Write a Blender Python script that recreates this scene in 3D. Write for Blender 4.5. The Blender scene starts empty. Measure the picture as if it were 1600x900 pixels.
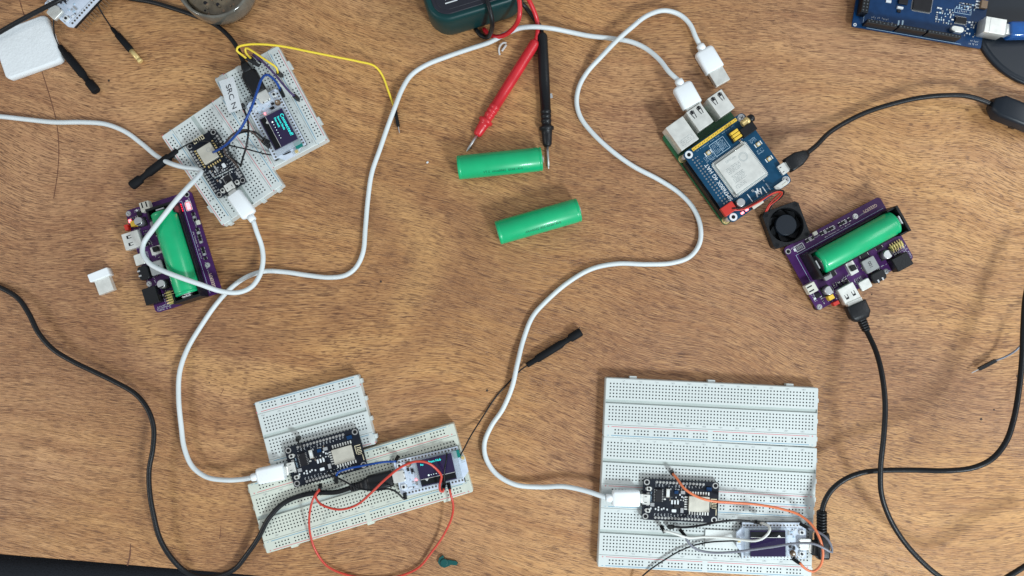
import bpy, math, random
from mathutils import Vector, Matrix
random.seed(7)
C = bpy.context.scene.collection
SC = bpy.context.scene
R = math.radians
# ------------------------------------------------------------------ camera
DIST, FPX, TILT = 600.0, 1205.0, R(2.2)
cam_d = bpy.data.cameras.new('camera'); cam = bpy.data.objects.new('camera', cam_d); C.objects.link(cam)
CH = DIST*math.cos(TILT); CY = -DIST*math.sin(TILT)
cam.location = (0, CY/1000, CH/1000); cam.rotation_euler = (TILT, 0, 0)
cam_d.sensor_width = 36; cam_d.lens = FPX/1600*36; cam_d.clip_start = 0.02; cam_d.clip_end = 20
SC.camera = cam
# ------------------------------------------------------------------ light
w = bpy.data.worlds.new('World'); SC.world = w; w.use_nodes = True
bg = w.node_tree.nodes['Background']; bg.inputs[0].default_value = (0.84, 0.90, 0.96, 1); bg.inputs[1].default_value = 0.44
def area(name, loc, size, power, col):
    l = bpy.data.lights.new(name, 'AREA'); l.shape = 'RECTANGLE'; l.size = size[0]; l.size_y = size[1]; l.energy = power; l.color = col
    o = bpy.data.objects.new(name, l); C.objects.link(o); o.location = loc
    o.rotation_euler = (Vector((0, 0, 0))-Vector(loc)).to_track_quat('-Z', 'Y').to_euler()
area('window_light', (0.78, -1.05, 1.02), (0.24, 0.26), 22.0, (0.86, 0.96, 1.0))
area('right_fill', (1.55, 0.25, 1.25), (0.9, 0.6), 11.0, (0.95, 0.98, 1.0))  # added soft lamp that brightens the right side and gives it glare
area('side_light', (-1.5, -0.55, 1.05), (0.4, 0.3), 7.0, (1.0, 0.96, 0.90))
SC.view_settings.view_transform = 'Standard'; SC.view_settings.look = 'None'
SC.view_settings.exposure = 0.0; SC.view_settings.gamma = 1.0
# ------------------------------------------------------------------ pixel of the photograph -> point on the plane at height z (mm)
ct, st = math.cos(TILT), math.sin(TILT)
def P(px, py, z=0.0):
    dx, dy, dz = (px-800)/FPX, (450-py)/FPX, -1.0
    wy, wz = dy*ct - dz*st, dy*st + dz*ct
    t = (z-CH)/wz
    return Vector((dx*t, CY+wy*t, z))
class Fr:
    """frame of a board from two of its points seen in the photo"""
    def __init__(s, la, pa, lb, pb, z, base):
        A, Bp = P(pa[0], pa[1], z), P(pb[0], pb[1], z)
        dl = (lb[0]-la[0], lb[1]-la[1]); dw = (Bp.x-A.x, Bp.y-A.y)
        s.s = math.hypot(*dw)/math.hypot(*dl); s.a = math.atan2(dw[1], dw[0])-math.atan2(dl[1], dl[0])
        c, n = math.cos(s.a), math.sin(s.a)
        s.x = A.x-s.s*(c*la[0]-n*la[1]); s.y = A.y-s.s*(n*la[0]+c*la[1]); s.z = base
    def L(s, px, py, z):
        """photo point at world height z -> board coordinates"""
        p = P(px, py, z); c, n = math.cos(s.a), math.sin(s.a); x, y = p.x-s.x, p.y-s.y
        return ((c*x+n*y)/s.s, (-n*x+c*y)/s.s)
    def W(s, u, v, z=0):
        c, n = math.cos(s.a), math.sin(s.a)
        return Vector((s.x+s.s*(c*u-n*v), s.y+s.s*(n*u+c*v), s.z+z*s.s))
# ------------------------------------------------------------------ materials
MT = {}
def mat(name, col, rough=0.5, metal=0.0, var=0.06, vs=60, bump=0.0, bs=400, emit=None, es=1.0, coat=0.0, trans=0.0, alpha=1.0, spec=0.5):
    m = bpy.data.materials.new(name); m.use_nodes = True; nt = m.node_tree; b = nt.nodes['Principled BSDF']
    b.inputs['Roughness'].default_value = rough; b.inputs['Metallic'].default_value = metal
    b.inputs['Specular IOR Level'].default_value = spec
    if coat: b.inputs['Coat Weight'].default_value = coat; b.inputs['Coat Roughness'].default_value = 0.12
    if trans: b.inputs['Transmission Weight'].default_value = trans
    if alpha < 1: b.inputs['Alpha'].default_value = alpha
    tc = nt.nodes.new('ShaderNodeTexCoord')
    if var:
        n = nt.nodes.new('ShaderNodeTexNoise'); n.inputs['Scale'].default_value = vs; n.inputs['Detail'].default_value = 5
        nt.links.new(tc.outputs['Object'], n.inputs['Vector'])
        mx = nt.nodes.new('ShaderNodeMix'); mx.data_type = 'RGBA'; nt.links.new(n.outputs['Fac'], mx.inputs[0])
        mx.inputs[6].default_value = tuple(max(0, c*(1-2.2*var)) for c in col)+(1,)
        mx.inputs[7].default_value = tuple(min(1, c*(1+2.2*var)) for c in col)+(1,)
        nt.links.new(mx.outputs[2], b.inputs['Base Color'])
        mr = nt.nodes.new('ShaderNodeMapRange'); nt.links.new(n.outputs['Fac'], mr.inputs[0])
        mr.inputs[3].default_value = max(0, rough-0.08); mr.inputs[4].default_value = min(1, rough+0.1); nt.links.new(mr.outputs[0], b.inputs['Roughness'])
    else: b.inputs['Base Color'].default_value = tuple(col)+(1,)
    if bump:
        n2 = nt.nodes.new('ShaderNodeTexNoise'); n2.inputs['Scale'].default_value = bs; nt.links.new(tc.outputs['Object'], n2.inputs['Vector'])
        bp = nt.nodes.new('ShaderNodeBump'); bp.inputs['Strength'].default_value = bump; bp.inputs['Distance'].default_value = 0.001
        nt.links.new(n2.outputs['Fac'], bp.inputs['Height']); nt.links.new(bp.outputs['Normal'], b.inputs['Normal'])
    if emit: b.inputs['Emission Color'].default_value = tuple(emit)+(1,); b.inputs['Emission Strength'].default_value = es
    MT[name] = m; return m
mat('board_white', (0.62, 0.67, 0.66), 0.42, var=0.03, vs=25)
mat('board_cream', (0.61, 0.65, 0.57), 0.42, var=0.03, vs=25)
mat('pit_shade', (0.085, 0.10, 0.11), 0.8, var=0.25, vs=300)  # dark colour stands in for the shade inside the holes
mat('groove', (0.44, 0.50, 0.48), 0.6)
mat('line_red', (0.62, 0.16, 0.18), 0.5); mat('line_blue', (0.10, 0.32, 0.48), 0.5); mat('print_grey', (0.30, 0.33, 0.34), 0.6)
mat('white_plastic', (0.86, 0.91, 0.94), 0.35, var=0.02, coat=0.1)
mat('white_rubber', (0.66, 0.72, 0.74), 0.45, var=0.07, vs=45)
mat('black_rubber', (0.007, 0.008, 0.010), 0.40, var=0.1, bump=0.15, bs=900, spec=0.35)
mat('black_plastic', (0.008, 0.009, 0.011), 0.40, var=0.1, bump=0.1, bs=700, spec=0.32)
mat('black_matte', (0.006, 0.007, 0.009), 0.7, var=0.2, spec=0.2)
mat('brown_wire', (0.035, 0.018, 0.012), 0.45)
mat('pcb_black', (0.007, 0.010, 0.018), 0.34, var=0.15, vs=300, spec=0.3)
mat('pcb_blue', (0.003, 0.052, 0.115), 0.34, var=0.14, vs=220, spec=0.3)
mat('pcb_mega', (0.001, 0.032, 0.110), 0.34, var=0.16, vs=220, spec=0.3)
mat('pcb_green', (0.012, 0.090, 0.030), 0.35, var=0.15, vs=220)
mat('pcb_purple', (0.060, 0.014, 0.098), 0.35, var=0.14, vs=220, spec=0.3)
mat('pcb_white', (0.62, 0.70, 0.82), 0.35, var=0.06, vs=300)
mat('solder', (0.62, 0.62, 0.60), 0.32, 0.85); mat('tin', (0.78, 0.79, 0.75), 0.34, 0.45, var=0.10, vs=160)
mat('can', (0.60, 0.58, 0.50), 0.4, 0.35, var=0.1, vs=140); mat('steel', (0.70, 0.71, 0.72), 0.28, 0.8)
mat('gold', (0.78, 0.60, 0.26), 0.38, 0.45); mat('trace', (0.78, 0.70, 0.48), 0.45, 0.2); mat('gold_print', (0.75, 0.58, 0.46), 0.5)
mat('silk', (0.72, 0.76, 0.78), 0.55); mat('silk_blue', (0.45, 0.62, 0.75), 0.55); mat('silk_grey', (0.36, 0.40, 0.40), 0.6)
mat('chip', (0.010, 0.010, 0.013), 0.5, var=0.2, vs=200, spec=0.3); mat('smd_brown', (0.20, 0.13, 0.08), 0.5); mat('smd_grey', (0.34, 0.35, 0.36), 0.5, var=0.12)
mat('ferrite', (0.30, 0.31, 0.31), 0.55, var=0.1, vs=200); mat('beige', (0.66, 0.66, 0.58), 0.45)
mat('yellow_part', (0.80, 0.52, 0.05), 0.45); mat('red_part', (0.55, 0.03, 0.02), 0.4); mat('olive', (0.30, 0.30, 0.08), 0.4)
mat('green_wrap', (0.0, 0.42, 0.165), 0.38, var=0.09, vs=60, coat=0.2); mat('green_print', (0.0, 0.07, 0.035), 0.4)
mat('wire_yellow', (0.86, 0.66, 0.05), 0.4); mat('wire_purple', (0.055, 0.030, 0.12), 0.4); mat('wire_blue', (0.004, 0.055, 0.28), 0.35)
mat('wire_red', (0.55, 0.05, 0.03), 0.35); mat('wire_orange', (0.75, 0.20, 0.08), 0.35); mat('wire_grey', (0.20, 0.21, 0.25), 0.35); mat('wire_white', (0.74, 0.76, 0.72), 0.4)
mat('probe_red', (0.60, 0.018, 0.028), 0.38, var=0.12, vs=120, coat=0.15)
mat('meter_green', (0.001, 0.036, 0.038), 0.40, var=0.08, vs=40, spec=0.35); mat('meter_face', (0.012, 0.013, 0.022), 0.4, var=0.1)
mat('teal', (0.0, 0.20, 0.17), 0.4); mat('teal_plastic', (0.0, 0.075, 0.070), 0.4)
mat('glass_screen', (0.022, 0.014, 0.055), 0.12, var=0.05); mat('acrylic', (0.72, 0.80, 0.86), 0.15, alpha=0.35)
mat('cyan_lit', (0, 0.1, 0.1), 0.5, var=0, emit=(0.03, 0.85, 0.80), es=1.5); mat('dot_lit', (0.1, 0.1, 0.1), 0.5, var=0, emit=(0.75, 1.0, 1.0), es=1.5)
mat('red_lit', (0.2, 0, 0), 0.4, var=0, emit=(1.0, 0.02, 0.03), es=3.0); mat('pink_lit', (0.5, 0.3, 0.3), 0.4, var=0, emit=(1.0, 0.13, 0.15), es=4.5)
mat('foam', (0.78, 0.83, 0.86), 0.9, var=0.03, vs=120, bump=0.35, bs=500); mat('paper', (0.74, 0.80, 0.84), 0.6, var=0.02); mat('ink', (0.02, 0.02, 0.03), 0.6)
mat('tape', (0.72, 0.76, 0.74), 0.45); mat('jar_glass', (0.30, 0.32, 0.30), 0.08, var=0.1, trans=0.55, alpha=0.65); mat('jar_fill', (0.10, 0.078, 0.048), 0.22, var=0.75, vs=160, bump=0.9, bs=150, coat=0.6)
mat('ceramic_rim', (0.10, 0.095, 0.08), 0.12, 0.1, var=0.7, vs=70, bump=0.5, bs=60, coat=0.6)
mat('blue_plug', (0.02, 0.16, 0.55), 0.12, var=0.25, vs=40, trans=0.45, coat=0.6)
mat('dark_fabric', (0.012, 0.016, 0.024), 0.9, bump=0.8, bs=900, var=0.3, vs=500); mat('floor_tile', (0.16, 0.09, 0.06), 0.6, var=0.2, vs=8)
mat('base_black', (0.008, 0.013, 0.021), 0.40, var=0.1, vs=12, spec=0.35); mat('scratch', (0.14, 0.055, 0.028), 0.6, var=0.2, vs=200); mat('clear_scrap', (0.70, 0.70, 0.70), 0.2, alpha=0.7)
mat('crumb_mat', (0.05, 0.03, 0.02), 0.7)

def wood():
    m = bpy.data.materials.new('wood_veneer'); m.use_nodes = True; nt = m.node_tree; N = nt.nodes; Lk = nt.links; b = N['Principled BSDF']
    def noise(vec, scale, det=3, rough=0.5, dist=0):
        n = N.new('ShaderNodeTexNoise'); n.inputs['Scale'].default_value = scale; n.inputs['Detail'].default_value = det
        n.inputs['Roughness'].default_value = rough; n.inputs['Distortion'].default_value = dist; Lk.new(vec, n.inputs['Vector']); return n
    def mapping(vec, scale, rot=0, loc=(0, 0, 0)):
        k = N.new('ShaderNodeMapping'); k.inputs['Scale'].default_value = scale; k.inputs['Rotation'].default_value = (0, 0, rot); k.inputs['Location'].default_value = loc; Lk.new(vec, k.inputs['Vector']); return k.outputs[0]
    def ramp(fac, a, c, ca=0, cb=1):
        r = N.new('ShaderNodeMapRange'); r.clamp = True; r.inputs[1].default_value = a; r.inputs[2].default_value = c; r.inputs[3].default_value = ca; r.inputs[4].default_value = cb; Lk.new(fac, r.inputs[0]); return r.outputs[0]
    def mix(fac, a, c):
        x = N.new('ShaderNodeMix'); x.data_type = 'RGBA'
        if isinstance(fac, float): x.inputs[0].default_value = fac
        else: Lk.new(fac, x.inputs[0])
        for i, v in ((6, a), (7, c)):
            if isinstance(v, tuple): x.inputs[i].default_value = v+(1,)
            else: Lk.new(v, x.inputs[i])
        return x.outputs[2]
    def mul(a, c):
        x = N.new('ShaderNodeMath'); x.operation = 'MULTIPLY'; Lk.new(a, x.inputs[0])
        if isinstance(c, float): x.inputs[1].default_value = c
        else: Lk.new(c, x.inputs[1])
        return x.outputs[0]
    fw = P(430, 430); fx, fy = fw.x-DKX, fw.y-DKY; FIG = ((math.cos(DKA)*fx+math.sin(DKA)*fy)/1000*0.8, (-math.sin(DKA)*fx+math.cos(DKA)*fy)/1000*1.15, 0)
    tc = N.new('ShaderNodeTexCoord').outputs['Object']
    wn = noise(tc, 2.6, 2)
    sub = N.new('ShaderNodeVectorMath'); sub.operation = 'SUBTRACT'; Lk.new(wn.outputs['Color'], sub.inputs[0]); sub.inputs[1].default_value = (0.5, 0.5, 0.5)
    scl = N.new('ShaderNodeVectorMath'); scl.operation = 'SCALE'; Lk.new(sub.outputs[0], scl.inputs[0]); scl.inputs['Scale'].default_value = 0.17
    add = N.new('ShaderNodeVectorMath'); add.operation = 'ADD'; Lk.new(tc, add.inputs[0]); Lk.new(scl.outputs[0], add.inputs[1])
    v = mapping(add.outputs[0], (1, 1, 1), R(5))
    fine = noise(mapping(v, (70, 1650, 1)), 1.0, 3, 0.62)
    dash = noise(mapping(v, (22, 210, 1), 0, (3, 5, 0)), 1.0, 3, 0.6)
    mid = noise(mapping(v, (6, 85, 1), 0, (7, 1, 0)), 1.0, 5, 0.65)
    blotch = noise(mapping(v, (2.2, 5.5, 1), 0, (2, 6, 0)), 1.0, 4, 0.6); zone = noise(mapping(tc, (1, 1, 1), 0, (4, 2, 0)), 13, 5, 0.6)
    hue = noise(mapping(tc, (1, 1.6, 1), R(20), (1.3, 0.4, 0)), 2.4, 3, 0.5, 0.6)
    hf = ramp(hue.outputs['Fac'], 0.40, 0.60)
    gold = mix(hf, (0.650, 0.352, 0.135), (0.570, 0.318, 0.162)); brown = mix(hf, (0.450, 0.215, 0.080), (0.370, 0.180, 0.090))
    col = mix(ramp(mid.outputs['Fac'], 0.36, 0.66), gold, brown)
    col = mix(mul(ramp(blotch.outputs['Fac'], 0.44, 0.64), 0.80), col, (0.320, 0.148, 0.064))
    col = mix(mul(ramp(zone.outputs['Fac'], 0.52, 0.74), 0.50), col, (0.270, 0.122, 0.055))
    col = mix(mul(ramp(fine.outputs['Fac'], 0.47, 0.32), 0.50), col, (0.730, 0.445, 0.215))
    ds = N.new('ShaderNodeVectorMath'); ds.operation = 'DISTANCE'; Lk.new(mapping(add.outputs[0], (0.8, 1.15, 1)), ds.inputs[0]); ds.inputs[1].default_value = FIG
    def band(r0, wd):
        x = N.new('ShaderNodeMath'); x.operation = 'SUBTRACT'; Lk.new(ds.outputs['Value'], x.inputs[0]); x.inputs[1].default_value = r0
        y = N.new('ShaderNodeMath'); y.operation = 'ABSOLUTE'; Lk.new(x.outputs[0], y.inputs[0]); return ramp(y.outputs[0], wd, wd*0.25)
    col = mix(mul(mul(band(0.088, 0.016), ramp(zone.outputs['Fac'], 0.38, 0.5)), 0.55), col, (0.620, 0.345, 0.135))
    col = mix(mul(band(0.062, 0.012), 0.35), col, (0.300, 0.138, 0.058)); col = mix(mul(band(0.118, 0.014), 0.35), col, (0.300, 0.138, 0.058))
    dens = ramp(blotch.outputs['Fac'], 0.35, 0.58, 0.62, 1.0)
    dfac = mul(mul(ramp(fine.outputs['Fac'], 0.50, 0.585), ramp(dash.outputs['Fac'], 0.34, 0.60, 0.12, 1)), dens)
    col = mix(mul(dfac, 0.86), col, (0.098, 0.038, 0.018))
    pore = noise(mapping(v, (150, 2100, 1), 0, (1, 9, 0)), 1.0, 1, 0.5)
    pf = ramp(pore.outputs['Fac'], 0.55, 0.62)
    col = mix(mul(pf, 0.70), col, (0.105, 0.042, 0.020))
    stain = noise(mapping(tc, (1, 1, 1), 0, (8, 3, 0)), 22, 3, 0.6)
    col = mix(mul(ramp(stain.outputs['Fac'], 0.66, 0.74), 0.45), col, (0.120, 0.055, 0.030))
    Lk.new(col, b.inputs['Base Color'])
    Lk.new(ramp(zone.outputs['Fac'], 0.3, 0.7, 0.36, 0.52), b.inputs['Roughness'])
    b.inputs['Specular IOR Level'].default_value = 0.45
    bp = N.new('ShaderNodeBump'); bp.inputs['Strength'].default_value = 0.35; bp.inputs['Distance'].default_value = 0.0004; bp.invert = True
    Lk.new(dfac, bp.inputs['Height']); Lk.new(bp.outputs[0], b.inputs['Normal'])
    MT['wood'] = m
e0, e1 = P(0, 866.5), P(262, 888.5); ed = (e1-e0).normalized(); DKX, DKY, DKA = (e0-ed*330).x, (e0-ed*330).y, math.atan2(ed.y, ed.x)   # front edge of the desk
wood()
# ------------------------------------------------------------------ mesh builder (mm)
FRM = {}
class B:
    def __init__(s): s.v = []; s.f = []; s.m = []; s.sm = []; s.names = []
    def mi(s, n):
        if n not in s.names: s.names.append(n)
        return s.names.index(n)
    def quad(s, pts, m):
        i = len(s.v); s.v += [tuple(p) for p in pts]; s.f.append(tuple(range(i, i+len(pts)))); s.m.append(s.mi(m)); s.sm.append(False)
    def loft(s, rings, m, smooth=True, cap=(True, True)):
        n = len(rings[0]); i0 = len(s.v); k = s.mi(m)
        for r in rings: s.v += [tuple(p) for p in r]
        for j in range(len(rings)-1):
            for q in range(n):
                a = i0+j*n+q; b_ = i0+j*n+(q+1) % n
                s.f.append((a, b_, b_+n, a+n)); s.m.append(k); s.sm.append(smooth)
        if cap[0]: s.f.append(tuple(i0+q for q in range(n))[::-1]); s.m.append(k); s.sm.append(False)
        if cap[1]: e = i0+(len(rings)-1)*n; s.f.append(tuple(e+q for q in range(n))); s.m.append(k); s.sm.append(False)
        return s
    @staticmethod
    def outline(w_, h_, r, n=4):
        if r <= 0.001: return [(w_/2, h_/2), (-w_/2, h_/2), (-w_/2, -h_/2), (w_/2, -h_/2)]
        r = min(r, w_/2-1e-4, h_/2-1e-4); o = []
        for cx, cy, a0 in ((w_/2-r, h_/2-r, 0), (-w_/2+r, h_/2-r, 90), (-w_/2+r, -h_/2+r, 180), (w_/2-r, -h_/2+r, 270)):
            for q in range(n+1):
                a = R(a0+90*q/n); o.append((cx+r*math.cos(a), cy+r*math.sin(a)))
        return o
    def rr(s, cx, cy, w_, h_, z0, z1, m, r=0.0, c=0.0, ang=0.0, n=4):
        ca, sa = math.cos(ang), math.sin(ang)
        def ring(z, ins):
            return [(cx+ca*x-sa*y, cy+sa*x+ca*y, z) for x, y in B.outline(w_-2*ins, h_-2*ins, r-ins if r else 0, n)]
        rings = [ring(z0, 0), ring(z1-c, 0)]
        if c and r:
            rings += [ring(z1-c*0.35, c*0.3), ring(z1, c)] if r > c else [ring(z1, min(c, r*0.7))]
        elif c: rings.append(ring(z1, c))
        return s.loft(rings, m, smooth=r > 0.4)
    def poly(s, pts, z0, z1, m, c=0.0):
        pts = list(pts); ar = sum(pts[i][0]*pts[(i+1) % len(pts)][1]-pts[(i+1) % len(pts)][0]*pts[i][1] for i in range(len(pts)))
        if ar < 0: pts = pts[::-1]
        cx = sum(p[0] for p in pts)/len(pts); cy = sum(p[1] for p in pts)/len(pts)
        rings = [[(x, y, z0) for x, y in pts], [(x, y, z1-c) for x, y in pts]]
        if c: rings.append([(x+(cx-x)/math.hypot(cx-x, cy-y)*c, y+(cy-y)/math.hypot(cx-x, cy-y)*c, z1) for x, y in pts])
        return s.loft(rings, m, False)
    def cyl(s, cx, cy, r, z0, z1, m, n=20, c=0.0):
        def ring(z, q): return [(cx+q*math.cos(2*math.pi*i/n), cy+q*math.sin(2*math.pi*i/n), z) for i in range(n)]
        rs = [ring(z0, r), ring(z1-c, r)]
        if c: rs.append(ring(z1, r-c))
        return s.loft(rs, m)
    def ring(s, cx, cy, r1, r0, z0, z1, m, n=20):
        def rg(z, q): return [(cx+q*math.cos(2*math.pi*i/n), cy+q*math.sin(2*math.pi*i/n), z) for i in range(n)]
        return s.loft([rg(z0, r1), rg(z1, r1), rg(z1, r0), rg(z0, r0)], m, smooth=False, cap=(False, False))
    @staticmethod
    def basis(d):
        d = Vector(d).normalized(); up = Vector((0, 0, 1)) if abs(d.z) < 0.95 else Vector((0, 1, 0))
        side = d.cross(up).normalized(); return d, side, side.cross(d).normalized()
    def lathe(s, p0, p1, prof, m, n=16):
        """prof = (fraction along p0-p1, radius)"""
        p0, p1 = Vector(p0), Vector(p1); d, a, b_ = B.basis(p1-p0); L = (p1-p0).length
        return s.loft([[p0+d*(t*L)+a*(r*math.cos(-2*math.pi*i/n))+b_*(r*math.sin(-2*math.pi*i/n)) for i in range(n)] for t, r in prof], m)
    def obox(s, p0, p1, secs, m, r=0.0, n=4, smooth=None):
        """box from p0 to p1; secs = (fraction, width, height)"""
        p0, p1 = Vector(p0), Vector(p1); d, a, b_ = B.basis(p1-p0); L = (p1-p0).length; rings = []
        for t, w_, h_ in secs:
            rings.append([p0+d*(t*L)-a*x+b_*y for x, y in B.outline(w_, h_, min(r, w_/2.05, h_/2.05), n)])
        return s.loft(rings, m, smooth=(r > 0.3) if smooth is None else smooth)
    def tube(s, pts, r, m, n=10, closed=False):
        pts = spline(pts); rings = []; prev = None
        for i, p in enumerate(pts):
            d = (pts[min(i+1, len(pts)-1)]-pts[max(i-1, 0)]).normalized()
            if prev is None: _, a, _ = B.basis(d)
            else: a = (prev-d*prev.dot(d)).normalized()
            prev = a; b_ = d.cross(a)
            rings.append([p+a*(r*math.cos(2*math.pi*k/n))+b_*(r*math.sin(2*math.pi*k/n)) for k in range(n)])
        return s.loft(rings, m)
    def build(s, name, parent=None, local=False, loc=None):
        me = bpy.data.meshes.new(name); o = bpy.data.objects.new(name, me)
        if local or (parent is None and loc is None): T = lambda p: (p[0]/1000, p[1]/1000, p[2]/1000)
        else:
            x0, y0, z0, a, sc = FRM[parent.name] if parent else (loc[0], loc[1], loc[2], 0.0, 1.0)
            c, n = math.cos(-a), math.sin(-a)
            T = lambda p: ((c*(p[0]-x0)-n*(p[1]-y0))/1000/sc, (n*(p[0]-x0)+c*(p[1]-y0))/1000/sc, (p[2]-z0)/1000/sc)
        me.from_pydata([T(p) for p in s.v], [], s.f); me.update()
        for nm in s.names: me.materials.append(MT[nm])
        me.polygons.foreach_set('material_index', s.m); me.polygons.foreach_set('use_smooth', s.sm)
        C.objects.link(o)
        if parent: o.parent = parent
        elif loc is not None: o.location = (loc[0]/1000, loc[1]/1000, loc[2]/1000)
        return o
def spline(pts, step=2.2):
    pts = [Vector(p) for p in pts]
    if len(pts) < 3: return pts
    e = [pts[0]*2-pts[1]]+pts+[pts[-1]*2-pts[-2]]; out = []
    for i in range(1, len(e)-2):
        p0, p1, p2, p3 = e[i-1:i+3]; t1 = max((p1-p0).length, 1e-3)**0.5; t2 = max((p2-p1).length, 1e-3)**0.5; t3 = max((p3-p2).length, 1e-3)**0.5
        m1 = (p2-p1)+t2*((p1-p0)/t1-(p2-p0)/(t1+t2)); m2 = (p2-p1)+t2*((p3-p2)/t3-(p3-p1)/(t2+t3))
        k = max(2, int((p2-p1).length/step))
        for j in range(k):
            t = j/k; out.append((2*t**3-3*t**2+1)*p1+(t**3-2*t**2+t)*m1+(-2*t**3+3*t**2)*p2+(t**3-t**2)*m2)
    out.append(pts[-1]); return out
def tag(o, label, cat, group=None, kind=None):
    if label: o['label'] = label
    if cat: o['category'] = cat
    if group: o['group'] = group
    if kind: o['kind'] = kind
    return o
def thing(name, label, cat, x, y, z=0.0, ang=0.0, sc=1.0, group=None):
    o = bpy.data.objects.new(name, None); C.objects.link(o); o.empty_display_size = 0.01
    o.location = (x/1000, y/1000, z/1000); o.rotation_euler = (0, 0, ang); o.scale = (sc, sc, sc)
    FRM[o.name] = (x, y, z, ang, sc); return tag(o, label, cat, group)
def fthing(name, label, cat, fr, group=None): return thing(name, label, cat, fr.x, fr.y, fr.z, fr.a, fr.s, group)
def copy_tree(o, fr=None, label=None, parent=None):
    c = o.copy(); C.objects.link(c)
    if parent: c.parent = parent
    if fr:
        c.location = (fr.x/1000, fr.y/1000, fr.z/1000); c.rotation_euler = (0, 0, fr.a); c.scale = (fr.s,)*3; FRM[c.name] = (fr.x, fr.y, fr.z, fr.a, fr.s)
    if label: c['label'] = label
    for ch in list(o.children): copy_tree(ch, None, None, c)
    return c
def text(name, s, size, pos, ang, m, parent, sx=1.0, depth=0.03, bold=0.0, mirror=False):
    """writing laid on a surface, in the parent's coordinates (mm)"""
    cu = bpy.data.curves.new(name, 'FONT'); cu.body = s; cu.size = size; cu.align_x = 'CENTER'; cu.align_y = 'CENTER'; cu.extrude = depth; cu.offset = bold
    cu.resolution_u = 3
    t = bpy.data.objects.new('tmp', cu); C.objects.link(t); bpy.context.view_layer.update()
    me = bpy.data.meshes.new_from_object(t.evaluated_get(bpy.context.evaluated_depsgraph_get())); bpy.data.objects.remove(t); me.name = name
    c, n = math.cos(ang), math.sin(ang)
    for v in me.vertices:
        x, y, z = v.co; x *= sx; v.co = ((pos[0]+c*x-n*y)/1000, (pos[1]+n*x+c*y)/1000, (pos[2]+z)/1000)
    me.materials.clear(); me.materials.append(MT[m]); o = bpy.data.objects.new(name, me); C.objects.link(o); o.parent = parent; return o
def PP(l): return [P(*q) for q in l]
# ================================================================== SETTING
b = B(); b.quad([(-1800, -1800, -740), (1800, -1800, -740), (1800, 1800, -740), (-1800, 1800, -740)], 'floor_tile')
tag(b.build('floor'), None, None, kind='structure')
e0, e1 = P(0, 866.5), P(262, 888.5); ed = (e1-e0).normalized(); en = Vector((-ed.y, ed.x, 0))
dk0 = e0-ed*330; dang = math.atan2(ed.y, ed.x)
desk = thing('desk', 'brown wood veneer desk with fine dark grain under all the electronics', 'desk', dk0.x, dk0.y, 0, dang)
b = B(); b.rr(800, 425, 1600, 850, -22, 0, 'wood', r=4, c=1.2); dtop = B(); dtop_src = b
c_, n_ = math.cos(dang), math.sin(dang); dtop.f, dtop.m, dtop.sm, dtop.names = b.f, b.m, b.sm, b.names
dtop.v = [(dk0.x+c_*x-n_*y, dk0.y+n_*x+c_*y, z_) for x, y, z_ in b.v]
for x in (60, 1540):
    for y in (70, 780): b = B(); b.rr(x, y, 50, 50, -739.5, -22.2, 'black_plastic', r=4); b.build('leg', desk, local=True)
# long scratch and small marks in the veneer
def strip(b, pts, wd, m, z=0.06):
    pts = spline([Vector((q.x, q.y, 0)) for q in pts], 3)
    for i in range(len(pts)-1):
        d = (pts[i+1]-pts[i]).normalized(); n = Vector((-d.y, d.x, 0))*wd/2*(0.55+0.45*abs(math.sin(i*1.7)))
        b.quad([(pts[i]-n)+Vector((0, 0, z)), (pts[i+1]-n)+Vector((0, 0, z)), (pts[i+1]+n)+Vector((0, 0, z)), (pts[i]+n)+Vector((0, 0, z))], m)
b = dtop
strip(b, PP([(30, -3), (34, 12), (38, 24)]), 0.9, 'scratch'); strip(b, PP([(63, 104), (72, 132), (82, 165), (89, 195), (92, 235), (90, 270), (84, 310)]), 0.8, 'scratch')
strip(b, PP([(204, 850), (203, 868), (199, 884)]), 1.2, 'scratch'); strip(b, PP([(344, 822), (345, 832), (343, 842)]), 0.5, 'scratch')
strip(b, PP([(985, 60), (990, 70), (1000, 78)]), 0.5, 'scratch'); strip(b, PP([(935, 200), (942, 214), (945, 226)]), 0.5, 'scratch')
strip(b, PP([(350, 607), (345, 616)]), 0.6, 'scratch'); strip(b, PP([(1535, 583), (1560, 576), (1586, 572)]), 0.35, 'scratch')
for (x, y, r) in ((595, 440, 1.0), (170, 126, 1.1), (1373, 442, 0.9), (1362, 460, 0.7), (1590, 588, 1.4), (1533, 655, 1.2), (1553, 640, 0.8), (761, 610, 1.1), (905, 512, .6), (327, 598, .6), (1185, 215, .7), (640, 290, .5), (1000, 460, .5), (735, 231, 1.3)):
    q = P(x, y); b.cyl(q.x, q.y, r*0.9, 0.02, 0.07, 'crumb_mat', 7)
dtop.build('desk_top', desk)
# chair below the front edge
cx = P(120, 890, -260)
ch = thing('office_chair', 'dark fabric chair seat tucked below the front edge of the desk', 'chair', cx.x, cx.y-150, -740)
b = B(); b.rr(cx.x-30, cx.y-215, 560, 440, -330, -262, 'dark_fabric', r=60, c=18, ang=R(-3)); b.build('seat', ch)
b = B(); b.cyl(cx.x-30, cx.y-215, 28, -700, -330, 'black_plastic', 24)
for k in range(5):
    a = R(72*k+20); p = Vector((cx.x-30, cx.y-215, -690)); b.obox(p, p+Vector((math.cos(a)*270, math.sin(a)*270, -25)), [(0, 45, 40), (1, 30, 20)], 'black_plastic', r=6)
b.build('swivel_base', ch)
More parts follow.
